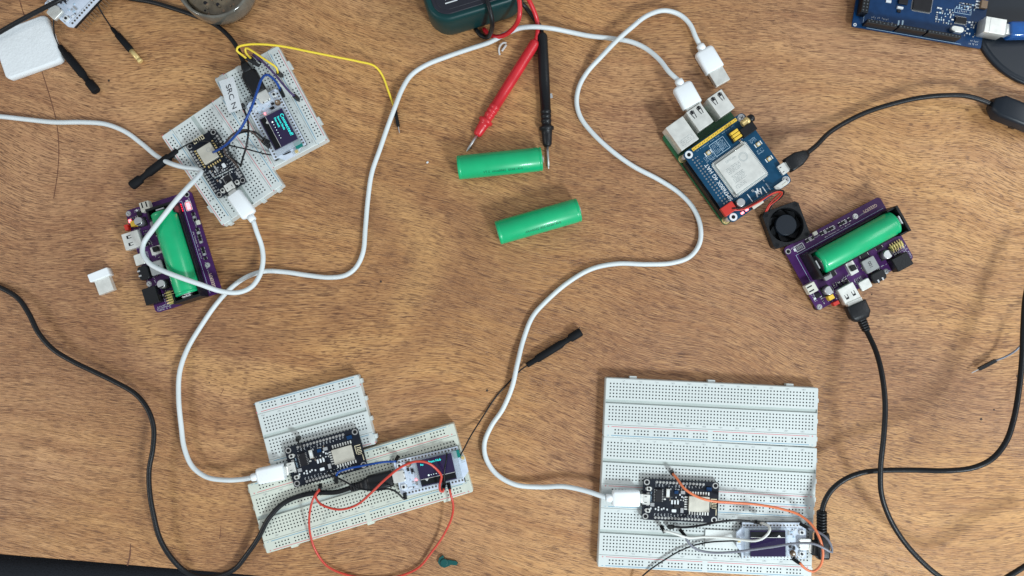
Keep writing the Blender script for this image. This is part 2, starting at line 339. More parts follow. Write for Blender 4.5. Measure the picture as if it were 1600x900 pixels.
# ================================================================== BREADBOARDS
def breadboard_mesh(parent, cols, rail_top=True, body='board_white', numbers=True):
    Lh = 82.55 if cols == 63 else 41.0; v1 = 27.4 if rail_top else 18.2; v0 = -27.4; H = 8.5; b = B()
    # body: rounded side walls with a small chamfer up to the top plate
    o = B.outline(2*Lh, v1-v0, 1.2, 3); cy = (v0+v1)/2
    i = [(max(-Lh+0.5, min(Lh-0.5, x)), max(v0+0.5, min(v1-0.5, y+cy))) for x, y in o]
    b.loft([[(x, y+cy, 0) for x, y in o], [(x, y+cy, H-0.5) for x, y in o], [(x, y, H) for x, y in i]], body, False, cap=(True, False))
    rows = []; u0 = -(cols-1)/2*2.54; main = [u0+2.54*k for k in range(cols)]
    g = cols//6; rail = []; n5 = 10 if cols == 63 else 5; span = (n5-1)*6*2.54+4*2.54
    for q in range(n5):
        for k in range(5): rail.append(-span/2+q*6*2.54+k*2.54)
    for k in range(5): rows += [(3.81+2.54*k, main), (-3.81-2.54*k, main)]
    rows += [(-21.7, rail), (-24.24, rail)]
    if rail_top: rows += [(21.7, rail), (24.24, rail)]
    rows.sort(); hw = 0.52; x0, x1 = -Lh+0.5, Lh-0.5; y = v0+0.5
    def plain(ya, yb):
        if yb-ya < 1e-4: return
        # centre gutter and rail seams
        cuts = [(-1.5, 1.5, 1.1, 'groove'), (-18.05, -17.75, 0.5, 'groove'), (17.75, 18.05, 0.5, 'groove')]
        cur = ya
        for a, c, dp, mm in sorted(cuts):
            if a >= ya and c <= yb:
                b.quad([(x0, cur, H), (x1, cur, H), (x1, a, H), (x0, a, H)], body)
                b.quad([(x0, a, H), (x1, a, H), (x1, a, H-dp), (x0, a, H-dp)], mm if dp < 1 else body)
                b.quad([(x0, a, H-dp), (x1, a, H-dp), (x1, c, H-dp), (x0, c, H-dp)], mm)
                b.quad([(x0, c, H-dp), (x1, c, H-dp), (x1, c, H), (x0, c, H)], mm if dp < 1 else body)
                for xe in (x0, x1): b.quad([(xe, a, H), (xe, a, H-dp), (xe, c, H-dp), (xe, c, H)], body)
                cur = c
        b.quad([(x0, cur, H), (x1, cur, H), (x1, yb, H), (x0, yb, H)], body)
    for yc, us in rows:
        plain(y, yc-hw); a, c = yc-hw, yc+hw; x = x0
        for u in us:
            l, r_ = u-hw, u+hw; b.quad([(x, a, H), (l, a, H), (l, c, H), (x, c, H)], body)
            k = 0.32; zb = H-0.9; t = [(l, a), (r_, a), (r_, c), (l, c)]; q = [(u-k, yc-k), (u+k, yc-k), (u+k, yc+k), (u-k, yc+k)]
            for j in range(4):
                j2 = (j+1) % 4; b.quad([(*t[j], H), (*t[j2], H), (*q[j2], zb), (*q[j], zb)], 'pit_shade')
            b.quad([(*p, zb) for p in q], 'pit_shade'); x = r_
        b.quad([(x, a, H), (x1, a, H), (x1, c, H), (x, c, H)], body); y = c
    plain(y, v1-0.5)
    t = b
    # printed lines, tabs and lettering
    d = B(); lw = 0.22
    for vv, mm in ((-19.3, 'line_red'), (-26.1, 'line_blue')) + (((26.1, 'line_red'), (19.3, 'line_blue')) if rail_top else ()):
        segs = ((-span/2-3, -2), (2, span/2+3)) if cols == 63 else ((-span/2-2, span/2+2),)
        for a, c in segs: d.rr((a+c)/2, vv, c-a, lw*2, H+0.004, H+0.03, mm)
        for sx_ in (-1, 1):
            d.rr(sx_*(span/2+5.4), vv, 1.4, 0.3, H+0.004, H+0.03, mm)
            if mm == 'line_red': d.rr(sx_*(span/2+5.4), vv, 0.3, 1.4, H+0.004, H+0.034, mm)
    d.build('printed_lines', parent, local=True)
    for u in ((-Lh*0.74, 0, Lh*0.74) if cols == 63 else (-Lh*0.6, Lh*0.6)): t.rr(u, v1+0.9, 5.5, 2.0, 1.0, 6.5, body, r=0.3)
    for vv in ((-22, -8, 8, 22) if rail_top else (-22, -8, 8)): t.rr(-Lh-0.8 if cols == 30 else Lh+0.7, vv, 1.8, 3.4, 1, 5.5, body, r=0.3)
    t.build('body', parent, local=True)
    if numbers:
        ks = range(4, cols, 5); lab = ''
        for side, vv in ((0, 16.2), (1, -16.2)):
            cu = []
            for k in ks:
                cu.append((str(k+1), main[k], vv))
            digits(parent, cu, H+0.01, 1.5 if cols == 63 else 1.3)
SEG = {'0': 'abcdef', '1': 'bc', '2': 'abged', '3': 'abgcd', '4': 'fgbc', '5': 'afgcd', '6': 'afgedc', '7': 'abc', '8': 'abcdefg', '9': 'abcdfg'}
def digits(parent, items, z, h):
    d = B(); hh = h/2; wd = h*0.27; t = h*0.12
    for s_, x, y in items:
        for i, c_ in enumerate(s_):
            ox = x+(i-(len(s_)-1)/2)*h*0.75
            for g_ in SEG[c_]:
                r_ = {'a': (0, hh, 1), 'g': (0, 0, 1), 'd': (0, -hh, 1), 'b': (wd, hh/2, 0), 'c': (wd, -hh/2, 0), 'f': (-wd, hh/2, 0), 'e': (-wd, -hh/2, 0)}[g_]
                cx_, cy_ = ox-r_[1], y+r_[0]     # digits read along the short side, as on the real boards
                if r_[2]: d.rr(cx_, cy_, t, wd*2, z, z+0.02, 'print_grey')
                else: d.rr(cx_, cy_, hh, t, z, z+0.02, 'print_grey')
    return d.build('column_numbers', parent, local=True)
GB = 'solderless breadboards lying on the desk'
frA = Fr((-41, 27.4), (434, 71), (41, 27.4), (512, 217), 8.5, 0)
frB = Fr((-41, 27.4), (347, 353), (41, 27.4), (252, 213), 8.5, 0)
frC = Fr((41, -27.4), (397, 629), (-41, -27.4), (559, 585), 8.5, 0)
frD = Fr((82.5, -27.4), (386, 757), (-82.5, -27.4), (708, 661), 8.5, 0)
frE = Fr((-82.5, 18.2), (947, 590), (82.5, 18.2), (1279, 606), 8.5, 0)
frF = Fr((-82.5, 18.2), (943, 682), (82.5, 18.2), (1277, 700), 8.5, 0)
frG = Fr((-82.5, -27.4), (934, 886), (82.5, -27.4), (1268, 903.5), 8.5, 0)
sb = fthing('breadboard', 'small white breadboard under the paper tag and the lit display module', 'breadboard', frA, GB); breadboard_mesh(sb, 30)
copy_tree(sb, frB, 'small white breadboard under the white cable, beside the lit purple board')
copy_tree(sb, frC, 'small white breadboard touching the upper edge of the long cream breadboard')
lb = fthing('breadboard', 'long cream breadboard carrying a lit display and a red wire loop', 'breadboard', frD, GB); breadboard_mesh(lb, 63, True, 'board_cream')
rb = fthing('breadboard', 'empty long white breadboard, topmost of the stack of three', 'breadboard', frE, GB); breadboard_mesh(rb, 63, False)
copy_tree(rb, frF, 'long white breadboard in the middle of the stack of three, orange wire plugged in')
gb = fthing('breadboard', 'long white breadboard with the unlit display module, lowest of the stack of three', 'breadboard', frG, GB); breadboard_mesh(gb, 63)
# ================================================================== PARTS COMMON TO CIRCUIT BOARDS
def smds(b, rects, z, seed, dens=0.16, mats=('smd_grey', 'chip', 'silk', 'smd_brown', 'tin')):
    rnd = random.Random(seed)
    for x0, x1, y0, y1 in rects:
        y = y0
        while y < y1:
            x = x0
            while x < x1:
                if rnd.random() < 0.68:
                    w_, h_ = rnd.choice(((1.4, 0.7), (0.7, 1.4), (1.7, 1.0), (1.0, 0.6), (0.6, 1.1))); m = rnd.choice(mats); zz = rnd.uniform(0.3, 0.7)
                    b.rr(x+rnd.uniform(-.15, .15), y+rnd.uniform(-.15, .15), w_, h_, z, z+zz, m)
                    if m in ('chip', 'smd_brown'):
                        for sg in (-1, 1):
                            if w_ > h_: b.rr(x+sg*w_*0.45, y, 0.28, h_*1.08, z, z+zz+0.02, 'solder')
                            else: b.rr(x, y+sg*h_*0.45, w_*1.08, 0.28, z, z+zz+0.02, 'solder')
                x += rnd.uniform(1.7, 2.5)
            y += rnd.uniform(1.6, 2.0)
def marks(b, rects, z, seed, m='silk', size=0.9):
    """rows of tiny printed characters too small to read"""
    rnd = random.Random(seed)
    for x0, x1, y0, y1, vert in rects:
        u0, u1, t0, t1 = (x0, x1, y0, y1) if not vert else (y0, y1, x0, x1)
        t = t0
        while t < t1:
            u = u0
            while u < u1:
                l = rnd.uniform(0.25, 0.6)
                if rnd.random() < 0.82:
                    for q in range(2):
                        uu, tt = u+rnd.uniform(0, .3), t+rnd.uniform(-.3, .3)*size; w_, h_ = (l, 0.2) if q else (0.2, size*0.8)
                        if vert: b.rr(tt, uu, h_, w_, z, z+0.02, m)
                        else: b.rr(uu, tt, w_, h_, z, z+0.02, m)
                u += 0.75*size
            t += size*1.5
def ic(parent, name, x, y, w_, h_, z, hh=1.2, pins='x', n=8, ang=0, m='chip', pm='solder'):
    b = B(); b.rr(x, y, w_, h_, z+0.15, z+hh, m, c=0.15)
    for i in range(n):
        for sg in (-1, 1):
            if 'x' in pins: b.rr(x+sg*(w_/2+0.45), y-h_/2+h_*(i+0.5)/n, 1.0, h_/n*0.5, z+0.02, z+0.3, pm)
            if 'y' in pins: b.rr(x-w_/2+w_*(i+0.5)/n, y+sg*(h_/2+0.45), w_/n*0.5, 1.0, z+0.02, z+0.3, pm)
    b.cyl(x-w_/2+0.7, y+h_/2-0.7, 0.25, z+hh, z+hh+0.02, 'smd_grey', 8)
    return b.build(name, parent, local=True)
def pcb(parent, w_, h_, m, z0, holes, r=2.0, hr=1.6, ringm='solder', rr_=2.6, cx=0, cy=0):
    b = B(); b.rr(cx, cy, w_, h_, z0, z0+1.6, m, r=r, c=0.08)
    for x, y in holes:
        b.ring(x, y, rr_, hr, z0+1.6, z0+1.66, ringm, 20); b.cyl(x, y, hr, z0+1.6, z0+1.63, 'black_matte', 16)
    return b.build('circuit_board', parent, local=True)
def button(parent, x, y, z, w_=4, h_=3.2, frame='tin', vert=False):
    b = B(); b.rr(x, y, w_, h_, z, z+1.4, frame, r=0.4, c=0.1)
    b.cyl(x, y, 0.95, z+1.4, z+1.9, 'black_plastic', 12)
    for sg in (-1, 1): b.rr(x+sg*(w_/2+0.4), y, 0.8, h_*0.5, z, z+0.3, 'solder')
    return b.build('push_button', parent, local=True)
# ================================================================== BLACK MICROCONTROLLER BOARDS
PB = 11.1   # underside of a board plugged into a breadboard
def wifi_large(fr, label):
    t = fthing('microcontroller_board', label, 'circuit board', fr, 'black microcontroller boards plugged into breadboards')
    z0 = PB-8.6; hs = [(sx*26.2, sy*12.9) for sx in (-1, 1) for sy in (-1, 1)]
    pcb(t, 57.8, 31, 'pcb_black', z0, hs, r=1.6, hr=1.45, rr_=2.25); z = z0+1.6
    U = lambda x: (x-396)*0.104; V = lambda y: (196-y)*0.104
    b = B(); b.rr(-26.6, 0.3, 5.8, 7.6, z, z+2.7, 'tin', r=0.5, c=0.3)
    for sy in (-1, 1): b.rr(-27, 0.3+sy*2.1, 1.8, 0.5, z+2.7, z+2.73, 'chip'); b.rr(-25, 0.3+sy*4.4, 2, 1.1, z, z+0.4, 'solder')
    b.build('usb_socket', t, local=True)
    button(t, -24.6, 8.2, z, 3.4, 3.0); button(t, -24.8, -8.2, z, 3.4, 3.0)
    ic(t, 'serial_chip', U(233), V(163), 5.0, 9.6, z, 1.5, 'x', 8)
    b = B(); b.rr(U(468+60), 0.0-0.6, 17.0, 12.0, z, z+0.3, 'pcb_black'); b.rr(U(528), -1.2, 15.6, 11.6, z+0.3, z+2.7, 'can', r=0.5, c=0.25)
    for i in range(8):
        x = U(470)+i*2.0-1
        b.rr(x+0.5, 6.6-1.0+0.9, 1.0, 2.3, z+0.05, z+0.42, 'tin'); b.rr(x+0.5, -8.6, 1.0, 2.3, z+0.05, z+0.42, 'tin')
    for i in range(6): b.rr(U(436), 3.2-i*1.8, 2.2, 0.9, z+0.05, z+0.42, 'tin')
    b.build('radio_module', t, local=True)
    b = B(); pts = []; x0 = U(622)
    for i in range(5):
        yb = 0.8-i*1.25; pts += [(U(630), yb), (U(658), yb)] if i % 2 == 0 else [(U(658), yb), (U(630), yb)]
    for i in range(len(pts)-1):
        (xa, ya), (xb, yb) = pts[i], pts[i+1]; b.rr((xa+xb)/2, (ya+yb)/2, abs(xa-xb)+0.45, abs(ya-yb)+0.45, z+0.02+0.01*(i % 2), z+0.08+0.01*(i % 2), 'trace')
    b.rr(U(640), 2.6, 4.6, 0.5, z+0.02, z+0.09, 'trace'); b.rr(U(620), -0.4, 0.5, 6.5, z+0.02, z+0.07, 'trace'); b.rr(U(660), -7.2, 0.5, 4.6, z+0.02, z+0.07, 'trace')
    b.build('antenna_trace', t, local=True)
    for sy in (-1, 1):
        b = B()
        for i in range(15):
            x = -18.6+2.54*i; b.ring(x, sy*13.4, 1.0, 0.5, z, z+0.07, 'solder', 10); b.cyl(x, sy*13.4, 0.45, z, z+0.55, 'solder', 6)
        b.build('pin_row', t, local=True)
        b = B(); b.rr(-0.8, sy*13.4, 38.4, 2.5, z0-2.5, z0-0.02, 'black_plastic'); b.build('header_strip', t, local=True)
    b = B(); marks(b, [(-19.2+2.54*i, -18.4+2.54*i, 10.2, 11.9, True) for i in range(15)], z+0.01, 3); marks(b, [(-19.2+2.54*i, -18.4+2.54*i, -11.9, -10.2, True) for i in range(15)], z+0.01, 4)
    marks(b, [(-22.6, -21.4, -4, 6, True)], z+0.01, 9, 'silk_blue')
    b.build('printed_marks', t, local=True)
    b = B()
    b.rr(U(300), V(140), 2.6, 6.2, z, z+1.7, 'tin', c=0.2); b.rr(U(300), V(140), 1.2, 2.4, z+1.7, z+1.72, 'silk'); b.rr(U(362), V(132), 3.0, 2.4, z, z+1, 'pcb_mega', c=.1); b.rr(U(410), V(132), 3.2, 2.4, z, z+0.9, 'smd_grey')
    for i in range(3): b.rr(U(333+i*22), V(206), 1.2, 3.0, z, z+0.8, 'silk')
    b.rr(U(350), V(268), 3.4, 2.2, z, z+0.9, 'silk', r=.5); b.rr(U(408), V(262), 2.2, 3.6, z, z+1.0, 'smd_grey'); b.rr(U(370), V(235), 4.4, 2.6, z, z+1.1, 'chip'); b.rr(U(600), V(98), 4.0, 2.8, z, z+1.1, 'pcb_mega', c=.1); b.rr(U(190), V(232), 3, 2.6, z, z+0.6, 'smd_grey')
    for x, y in ((215, 262), (236, 250), (236, 268), (260, 262), (275, 255), (300, 262), (405, 165), (390, 150), (180, 260)): b.rr(U(x), V(y), 1.0, 1.3, z, z+0.6, 'silk')
    smds(b, [(U(280), U(420), V(190), V(160)), (U(320), U(420), V(112), V(100))], z, 5)
    b.build('surface_components', t, local=True)
    return t
frN2 = Fr((-26.2, 12.9), (450.4, 704), (26.2, 12.9), (554.4, 675), 12.7, 8.6)
frN3 = Fr((-26.2, 12.9), (1010.8, 753.4), (26.2, 12.9), (1118, 759), 12.7, 8.6)
n2 = wifi_large(frN2, 'black microcontroller board across the small and the long cream breadboards, white plug in it')
copy_tree(n2, frN3, 'black microcontroller board on the stack of three breadboards, orange wire crossing it')
def wifi_small(fr):
    t = fthing('microcontroller_board', 'smaller black microcontroller board with blue wire over its metal radio can', 'circuit board', fr, 'black microcontroller boards plugged into breadboards')
    z0 = PB-8.6; pcb(t, 48.6, 25.8, 'pcb_black', z0, [(sx*21.9, sy*10.5) for sx in (-1, 1) for sy in (-1, 1)], r=2.0, hr=1.4, rr_=2.0); z = z0+1.6
    Q = lambda x, y, zz=13.5: fr.L(260+x/6.43, 190+y/6.43, zz)
    def at(x, y): return Q(x, y)
    b = B(); x, y = at(640, 655); b.rr(x, y, 5.6, 7.4, z, z+2.6, 'tin', r=.5, c=.3); b.rr(x-.6, y+2, 1.6, .5, z+2.6, z+2.63, 'chip'); b.rr(x-.6, y-2, 1.6, .5, z+2.6, z+2.63, 'chip'); b.build('usb_socket', t, local=True)
    for q in ((567, 693), (712, 610)): x, y = at(*q); button(t, x, y, z, 2.8, 3.2)
    x, y = at(612, 575); ic(t, 'serial_chip', x, y, 5.0, 5.0, z, 1.0, 'xy', 6)
    b = B(); x, y = at(420, 320); b.rr(x+1.5, y, 22, 16.2, z, z+0.8, 'pcb_black'); b.rr(x-0.5, y, 13.2, 12.2, z+0.8, z+3.2, 'can', r=.5, c=.25)
    for i in range(8):
        for sg in (-1, 1): b.rr(x-7.4+i*2.0, y+sg*7.6, 1.0, 1.3, z+.1, z+.95, 'gold')
    for i in range(6): b.rr(x-9.2, y-5+i*2.0, 1.6, 0.9, z+.1, z+.95, 'gold')
    b.ring(x+1.5, y-2.2, 1.7, 1.4, z+3.2, z+3.22, 'smd_grey', 18)
    b.build('radio_module', t, local=True)
    x, y = at(335, 172); b = B()
    for i in range(6): b.rr(x, y+5.4-i*1.7, 3.4, 0.6, z+0.82, z+0.9, 'trace'); b.rr(x+(1.5 if i % 2 else -1.5), y+4.55-i*1.7 if i < 5 else y+4.55-4*1.7, 0.5, 1.9, z+0.82, z+0.91, 'trace')
    b.build('antenna_trace', t, local=True)
    for sy in (-1, 1):
        b = B()
        for i in range(15): b.ring(-17.8+2.54*i, sy*11.6, 0.95, .45, z, z+0.07, 'solder', 10); b.cyl(-17.8+2.54*i, sy*11.6, .42, z, z+.5, 'solder', 6)
        b.build('pin_row', t, local=True)
        b = B(); b.rr(0, sy*11.5, 38.4, 2.5, z0-2.5, z0-0.02, 'black_plastic'); b.build('header_strip', t, local=True)
    b = B(); marks(b, [(-18.2+2.54*i, -17.6+2.54*i, 8.5, 10.2, True) for i in range(15)], z+.01, 13); marks(b, [(-18.2+2.54*i, -17.6+2.54*i, -10.2, -8.5, True) for i in range(15)], z+.01, 14); b.build('printed_marks', t, local=True)
    b = B(); x, y = at(577, 440); b.rr(x, y, 3.4, 2.6, z, z+1.1, 'silk', r=.8)
    for i in range(8): q = at(490+i*24, 560-i*12); b.rr(q[0], q[1], .8, 1.6, z, z+.5, 'silk_grey')
    for q in ((440, 505), (488, 460), (506, 487), (465, 540), (540, 600), (710, 520), (730, 545)): x, y = at(*q); b.rr(x, y, 2.6, 1.3, z, z+.8, 'smd_grey')
    smds(b, [(-12, -3, -7, 7)], z, 21); b.build('surface_components', t, local=True)
    return t
frN1 = Fr((-21.9, 10.5), (342.4, 304.3), (21.9, 10.5), (296.5, 229), 12.7, 8.6)
wifi_small(frN1)
# ================================================================== WHITE DISPLAY BOARDS
def radio_board(fr, label, lit=None, teal=True, screen=True, base_z=None):
    t = fthing('display_board', label, 'circuit board', fr, 'white radio boards with a small display')
    z0 = 2.5; z = z0+1.6; U = lambda x: (x-700)*0.0606; V = lambda y: (375-y)*0.0606
    b = B(); b.poly([(U(340), V(150)), (U(1110), V(175)+1.3), (U(1140), V(200)), (U(1140), V(585)), (U(1110), V(603)), (U(330), V(603)), (U(322), V(520)), (U(265), V(450)), (U(265), V(272)), (U(340), V(205))], z0, z, 'pcb_white', c=.06)
    b.build('circuit_board', t, local=True)
    b = B(); b.rr(U(1110), V(410), 9.2, 8.6, z, z+3.1, 'tin', r=1.2, c=.4); b.rr(U(1035), V(375), 1.2, .7, z+3.1, z+3.13, 'chip'); b.rr(U(1035), V(445), 1.2, .7, z+3.1, z+3.13, 'chip'); b.build('usb_socket', t, local=True)
    button(t, U(1080), V(270), z, 3.6, 3.6, 'silk'); button(t, U(1075), V(535), z, 3.6, 3.6, 'silk')
    b = B(); x, y = U(965), V(528)
    b.cyl(x, y, 2.3, z, z+.5, 'smd_brown', 20)
    b.lathe((x, y, z+.5), (x, y, z+3.2), [(0, 1.7), (.25, 1.75), (.5, 1.65), (.75, 1.75), (1, 1.2)], 'smd_brown', 16); b.cyl(x, y, .6, z+3.2, z+3.3, 'tin', 10); b.build('spring_antenna', t, local=True)
    for yy, y2 in ((V(185), V(172)), (V(578), V(582))):
        b = B()
        for i in range(18): b.ring(U(360)+2.54*i, yy, .95, .5, z, z+.06, 'solder', 10); b.cyl(U(360)+2.54*i, yy, .5, z, z+.3, 'chip', 6)
        b.build('pin_row', t, local=True)
        b = B(); b.rr(U(715), y2, 46.5, 2.5, z0-2.5, z0-.02, 'black_plastic'); b.build('header_strip', t, local=True)
    b = B(); b.rr(U(935), V(440), 1.8, 2.6, z, z+1.1, 'chip'); b.rr(U(982), V(465), 1.6, 2.4, z, z+1.1, 'chip'); b.rr(U(915), V(280), 1.4, 3.2, z, z+.7, 'smd_grey')
    smds(b, [(U(890), U(1010), V(330), V(215)), (U(905), U(1000), V(410), V(370))], z, 31, mats=('smd_grey', 'chip', 'silk', 'silk_blue'))
    marks(b, [(U(940), U(1030), V(245), V(240), False), (U(350), U(1100), V(212), V(211), False), (U(350), U(1100), V(556), V(555), False), (U(280), U(325), V(420), V(400), False)], z+.01, 32, 'print_grey', .8)
    b.build('surface_components', t, local=True)
    su, sv = (U(292), V(455)) if teal else (U(287), V(368))
    b = B(); b.rr(su, sv, 2.8, 3.2, z, z+1.2, 'beige', r=.5); b.cyl(su, sv, 1.2, z+1.2, z+2.0, 'gold', 14); b.build('antenna_socket', t, local=True)
    if teal: b = B(); b.rr(U(358), V(515), 5.0, 5.6, z, z+2.0, 'teal', r=.3, c=.15); b.build('battery_socket', t, local=True)
    if screen:
        b = B(); b.rr(U(625), V(385), 33, 21.5, z, z+3.0, 'acrylic', r=.8); b.build('clear_frame', t, local=True)
        zs = z+3.15
        b = B(); b.rr(U(635), V(390), 26.6, 19.4, zs, zs+1.3, 'glass_screen', c=.05)
        b.rr(U(635), V(280), 26.2, 4.4, zs+1.3, zs+1.36, 'black_matte'); b.rr(U(635), V(316), 26.2, .3, zs+1.3, zs+1.37, 'tin')
        b.poly([(U(760), V(300)), (U(775), V(285)), (U(800), V(312)), (U(752), V(312))], zs+1.3, zs+1.39, 'tin')
        b.build('display_glass', t, local=True)
        zt = zs+1.32
        if lit:
            for s_, u, v, sz, sx_ in lit: text('screen_text', s_, sz, (u, v, zt), math.pi, 'cyan_lit', t, sx_, bold=.02)
            b = B()
            for k in range(7 if len(lit) > 2 else 5): b.cyl(U(700)-(k*2.3-3) if len(lit) > 2 else U(700)-k*1.9+2.5, V(365) if len(lit) > 2 else V(350), .62 if k == 0 else .3, zt, zt+.04, 'dot_lit', 12)
            b.build('screen_dots', t, local=True)
            b = B(); b.rr(U(912), V(318), 1.5, 1.1, z, z+.7, 'pink_lit', r=.2); b.build('power_light', t, local=True)
    return t
frO1 = Fr((24.8, -2.1), (411, 150), (-3.9, -3.3), (440, 200), 16, 8.6)
frO2 = Fr((24.8, -2.1), (622.7, 745.3), (-3.9, -3.3), (681, 729), 16, 8.6)
U_ = lambda x: (x-700)*0.0606; V_ = lambda y: (375-y)*0.0606
frO3 = Fr((U_(1110), V_(410)), (1120+1110/8, 800+410/8), (U_(635), V_(432)), (1120+635/8, 800+432/8), 16, 8.6)
# text lines sit on the far side of the glass from the ribbon; direction of reading is from the socket to the antenna end
radio_board(frO1, 'white display board with bright lines of cyan text, beside the paper tag', [('Connected!', U_(640), V_(508), 3.6, 1.1), ('Source Node', U_(690), V_(457), 2.4, .9), ('Data ready', U_(720), V_(415), 2.2, .85)])
radio_board(frO2, 'white display board with two short cyan lines, red wire crossing its screen', [('from Hub', U_(632), V_(505), 2.5, .95), ('Rx', U_(795), V_(492), 2.1, 1.0)])
radio_board(frO3, 'white display board with a dark unlit screen, at the stack of three breadboards', None, teal=False)
frO4 = Fr((24.8, -2.1), (88.5, 20.5), (8, -2.1), (113, -6), 12, 8.6)
t4 = radio_board(frO4, 'white circuit board with long bare header pins at the top left corner', None, teal=False, screen=False)
t4.location.z = 0.0075
for yy in (V_(172), V_(582)):
    b = B()
    for i in range(18):
        b.obox((U_(360)+2.54*i, yy, .1), (U_(360)+2.54*i, yy+(1 if yy > 0 else -1)*2.6, -7.2), [(0, .5, .5), (1, .42, .42)], 'smd_brown')
    b.build('header_pins', t4, local=True)
ic(t4, 'processor', U_(620), V_(400), 8, 8, 4.1, 1.1, 'xy', 8)
# ================================================================== PURPLE BATTERY BOARDS
def ups(fr, label, lit):
    t = fthing('battery_power_board', label, 'circuit board', fr, 'purple boards that hold a battery cell')
    z0 = 5.0; z = z0+1.6; W_, H_ = 84.0, 54.0
    q = lambda x, y, zz=8: frU1.L(1180+x/4.09, 290+y/4.09, zz)
    hl = [q(*p) for p in ((215, 420), (645, 195), (415, 775), (842, 548))]
    pcb(t, W_, H_, 'pcb_purple', z0, hl, r=3.0, hr=1.4, rr_=2.1)
    for x, y in hl: b = B(); b.cyl(x, y, 2.4, 0, z0-.02, 'black_plastic', 12); b.build('standoff', t, local=True)
    for x, y in hl[1:]: b = B(); b.cyl(x, y, 1.5, z+.08, z+.6, 'steel', 16); b.rr(x, y, 2.2, .35, z+.6, z+.64, 'chip', ang=.5); b.build('screw', t, local=True)
    # cradle
    bx, by = q(640, 370, 16); by += .4
    b = B(); L_ = 76.0; hw = 10.6
    b.rr(bx, by, L_, 2*hw, z, z+1.6, 'black_plastic')
    for sg in (-1, 1):
        b.rr(bx, by+sg*(hw-.7), L_-12, 1.4, z+1.6, z+8.5, 'black_plastic', c=.3)
        b.rr(bx+sg*(L_/2-1), by, 2.0, 2*hw, z+1.6, z+17, 'black_plastic', c=.4)
        for s2 in (-1, 1): b.rr(bx+sg*(L_/2-5), by+s2*(hw-.7), 6.4, 1.4, z+1.6, z+15.5, 'black_plastic', c=.3)
    b.build('battery_cradle', t, local=True)
    for sg in (-1, 1): b = B(); b.rr(bx+sg*(L_/2-3.0), by, 1.2, 6.5, z+1.6, z+16.2, 'steel', c=.2); b.build('battery_contact', t, local=True)
    def comp(name, x, y, w_, h_, hh, m, r=0, c=.2, zz=8, extra=None):
        u, v = q(x, y, zz); b = B(); b.rr(u, v, w_, h_, z, z+hh, m, r=r, c=c)
        if extra: extra(b, u, v)
        return b.build(name, t, local=True)
    def jst(b, u, v):
        for sg in (-1, 1): b.rr(u-1.2, v+sg*1.7, 4.2, 1.0, z+5.6, z+5.64, 'chip')
    comp('battery_socket', 358, 655, 7.6, 7.6, 5.6, 'beige', .4, .4, 11, jst)
    for x, y in ((470, 670), (845, 440)):
        u, v = q(x, y, 13); b = B(); b.rr(u, v, 7.2, 7.2, z, z+.9, 'chip', r=.8); b.cyl(u, v, 3.3, z+.9, z+7.4, 'steel', 24, c=.3)
        b.poly([(u+3.0*math.cos(R(a)), v+3.0*math.sin(R(a))) for a in range(-50, 60, 15)], z+7.4, z+7.43, 'chip'); b.build('capacitor', t, local=True)
    comp('jumper_block', 485, 714, 4.4, 3.4, 5.0, 'yellow_part', .3, .3, 11); comp('jumper_block', 515, 752, 4.6, 2.8, 4.6, 'red_part', .3, .3, 10)
    def slots(b, u, v):
        for sg in (-1, 1):
            for dx, dy, w_, h_ in ((-1.0, 0, .5, 3.6), (1.0, 0, .5, 3.6), (0, -1.7, 2.4, .5)): b.rr(u+sg*2.9+dx, v-1.2+dy, w_, h_, z+6.8, z+6.83, 'chip')
            b.rr(u+sg*2.9, v-2.3, 1.4, 1.2, z+6.8, z+6.82, 'chip')
    comp('usb_socket', 600, 690, 13.0, 13.2, 6.8, 'tin', .5, .4, 13, slots)
    comp('small_usb_socket', 705, 632, 9.0, 7.4, 3.2, 'tin', 1.2, .5, 10)
    def ind(b, u, v): pass
    for x, y, s_ in ((735, 505, 10.4), (460, 575, 6.2)):
        u, v = q(x, y, 10); b = B(); b.rr(u, v, s_, s_, z, z+4.0, 'ferrite', r=1.0, c=.4); b.build('inductor', t, local=True)
        text('inductor_print', '100', s_*.34, (u, v, z+4.02), math.pi/2 if s_ > 8 else 0, 'chip', t)
    def knob(b, u, v): b.rr(u-.3, v-.8, 3.8, 4.2, z+3.6, z+7.0, 'black_plastic', r=.4, c=.3)
    comp('slide_switch', 615, 520, 6.4, 11.6, 3.6, 'tin', .3, .2, 10, knob)
    def barrel_glints(b, u, v):  # two pale plates painted in as glints on the black block
        for dx in (-2.2, 1.6): b.rr(u+dx, v-3, 1.2, 2.2, z+5.0, z+5.05, 'steel')
    comp('terminal_block', 785, 580, 11.0, 8.0, 5.0, 'black_plastic', 2.0, .8, 10, barrel_glints)
    comp('power_jack', 932, 488, 13.0, 10.5, 9.0, 'black_plastic', .5, .4, 13)
    def pins(b, u, v):
        for i in range(5):
            for sg in (-1, 1): b.obox((u-4+i*2, v+sg*1.2, z+2.5), (u-4+i*2, v+sg*3.6, z+2.0), [(0, .6, .6), (1, .6, .6)], 'gold')
            b.rr(u-4+i*2, v, .6, 3.0, z+2.6, z+3.4, 'gold')
    comp('pin_header', 908, 385, 10.6, 4.0, 2.6, 'olive', 0, .1, 10, pins)
    comp('white_button', 385, 305, 3.4, 3.0, 2.4, 'beige', .5, .3, 9)
    u, v = q(795, 388, 9); ic(t, 'power_chip', u, v, 4.2, 4.4, z, 1.4, 'x', 4)
    u, v = q(500, 560, 9); ic(t, 'charge_chip', u, v, 4.0, 4.6, z, 1.4, 'x', 4)
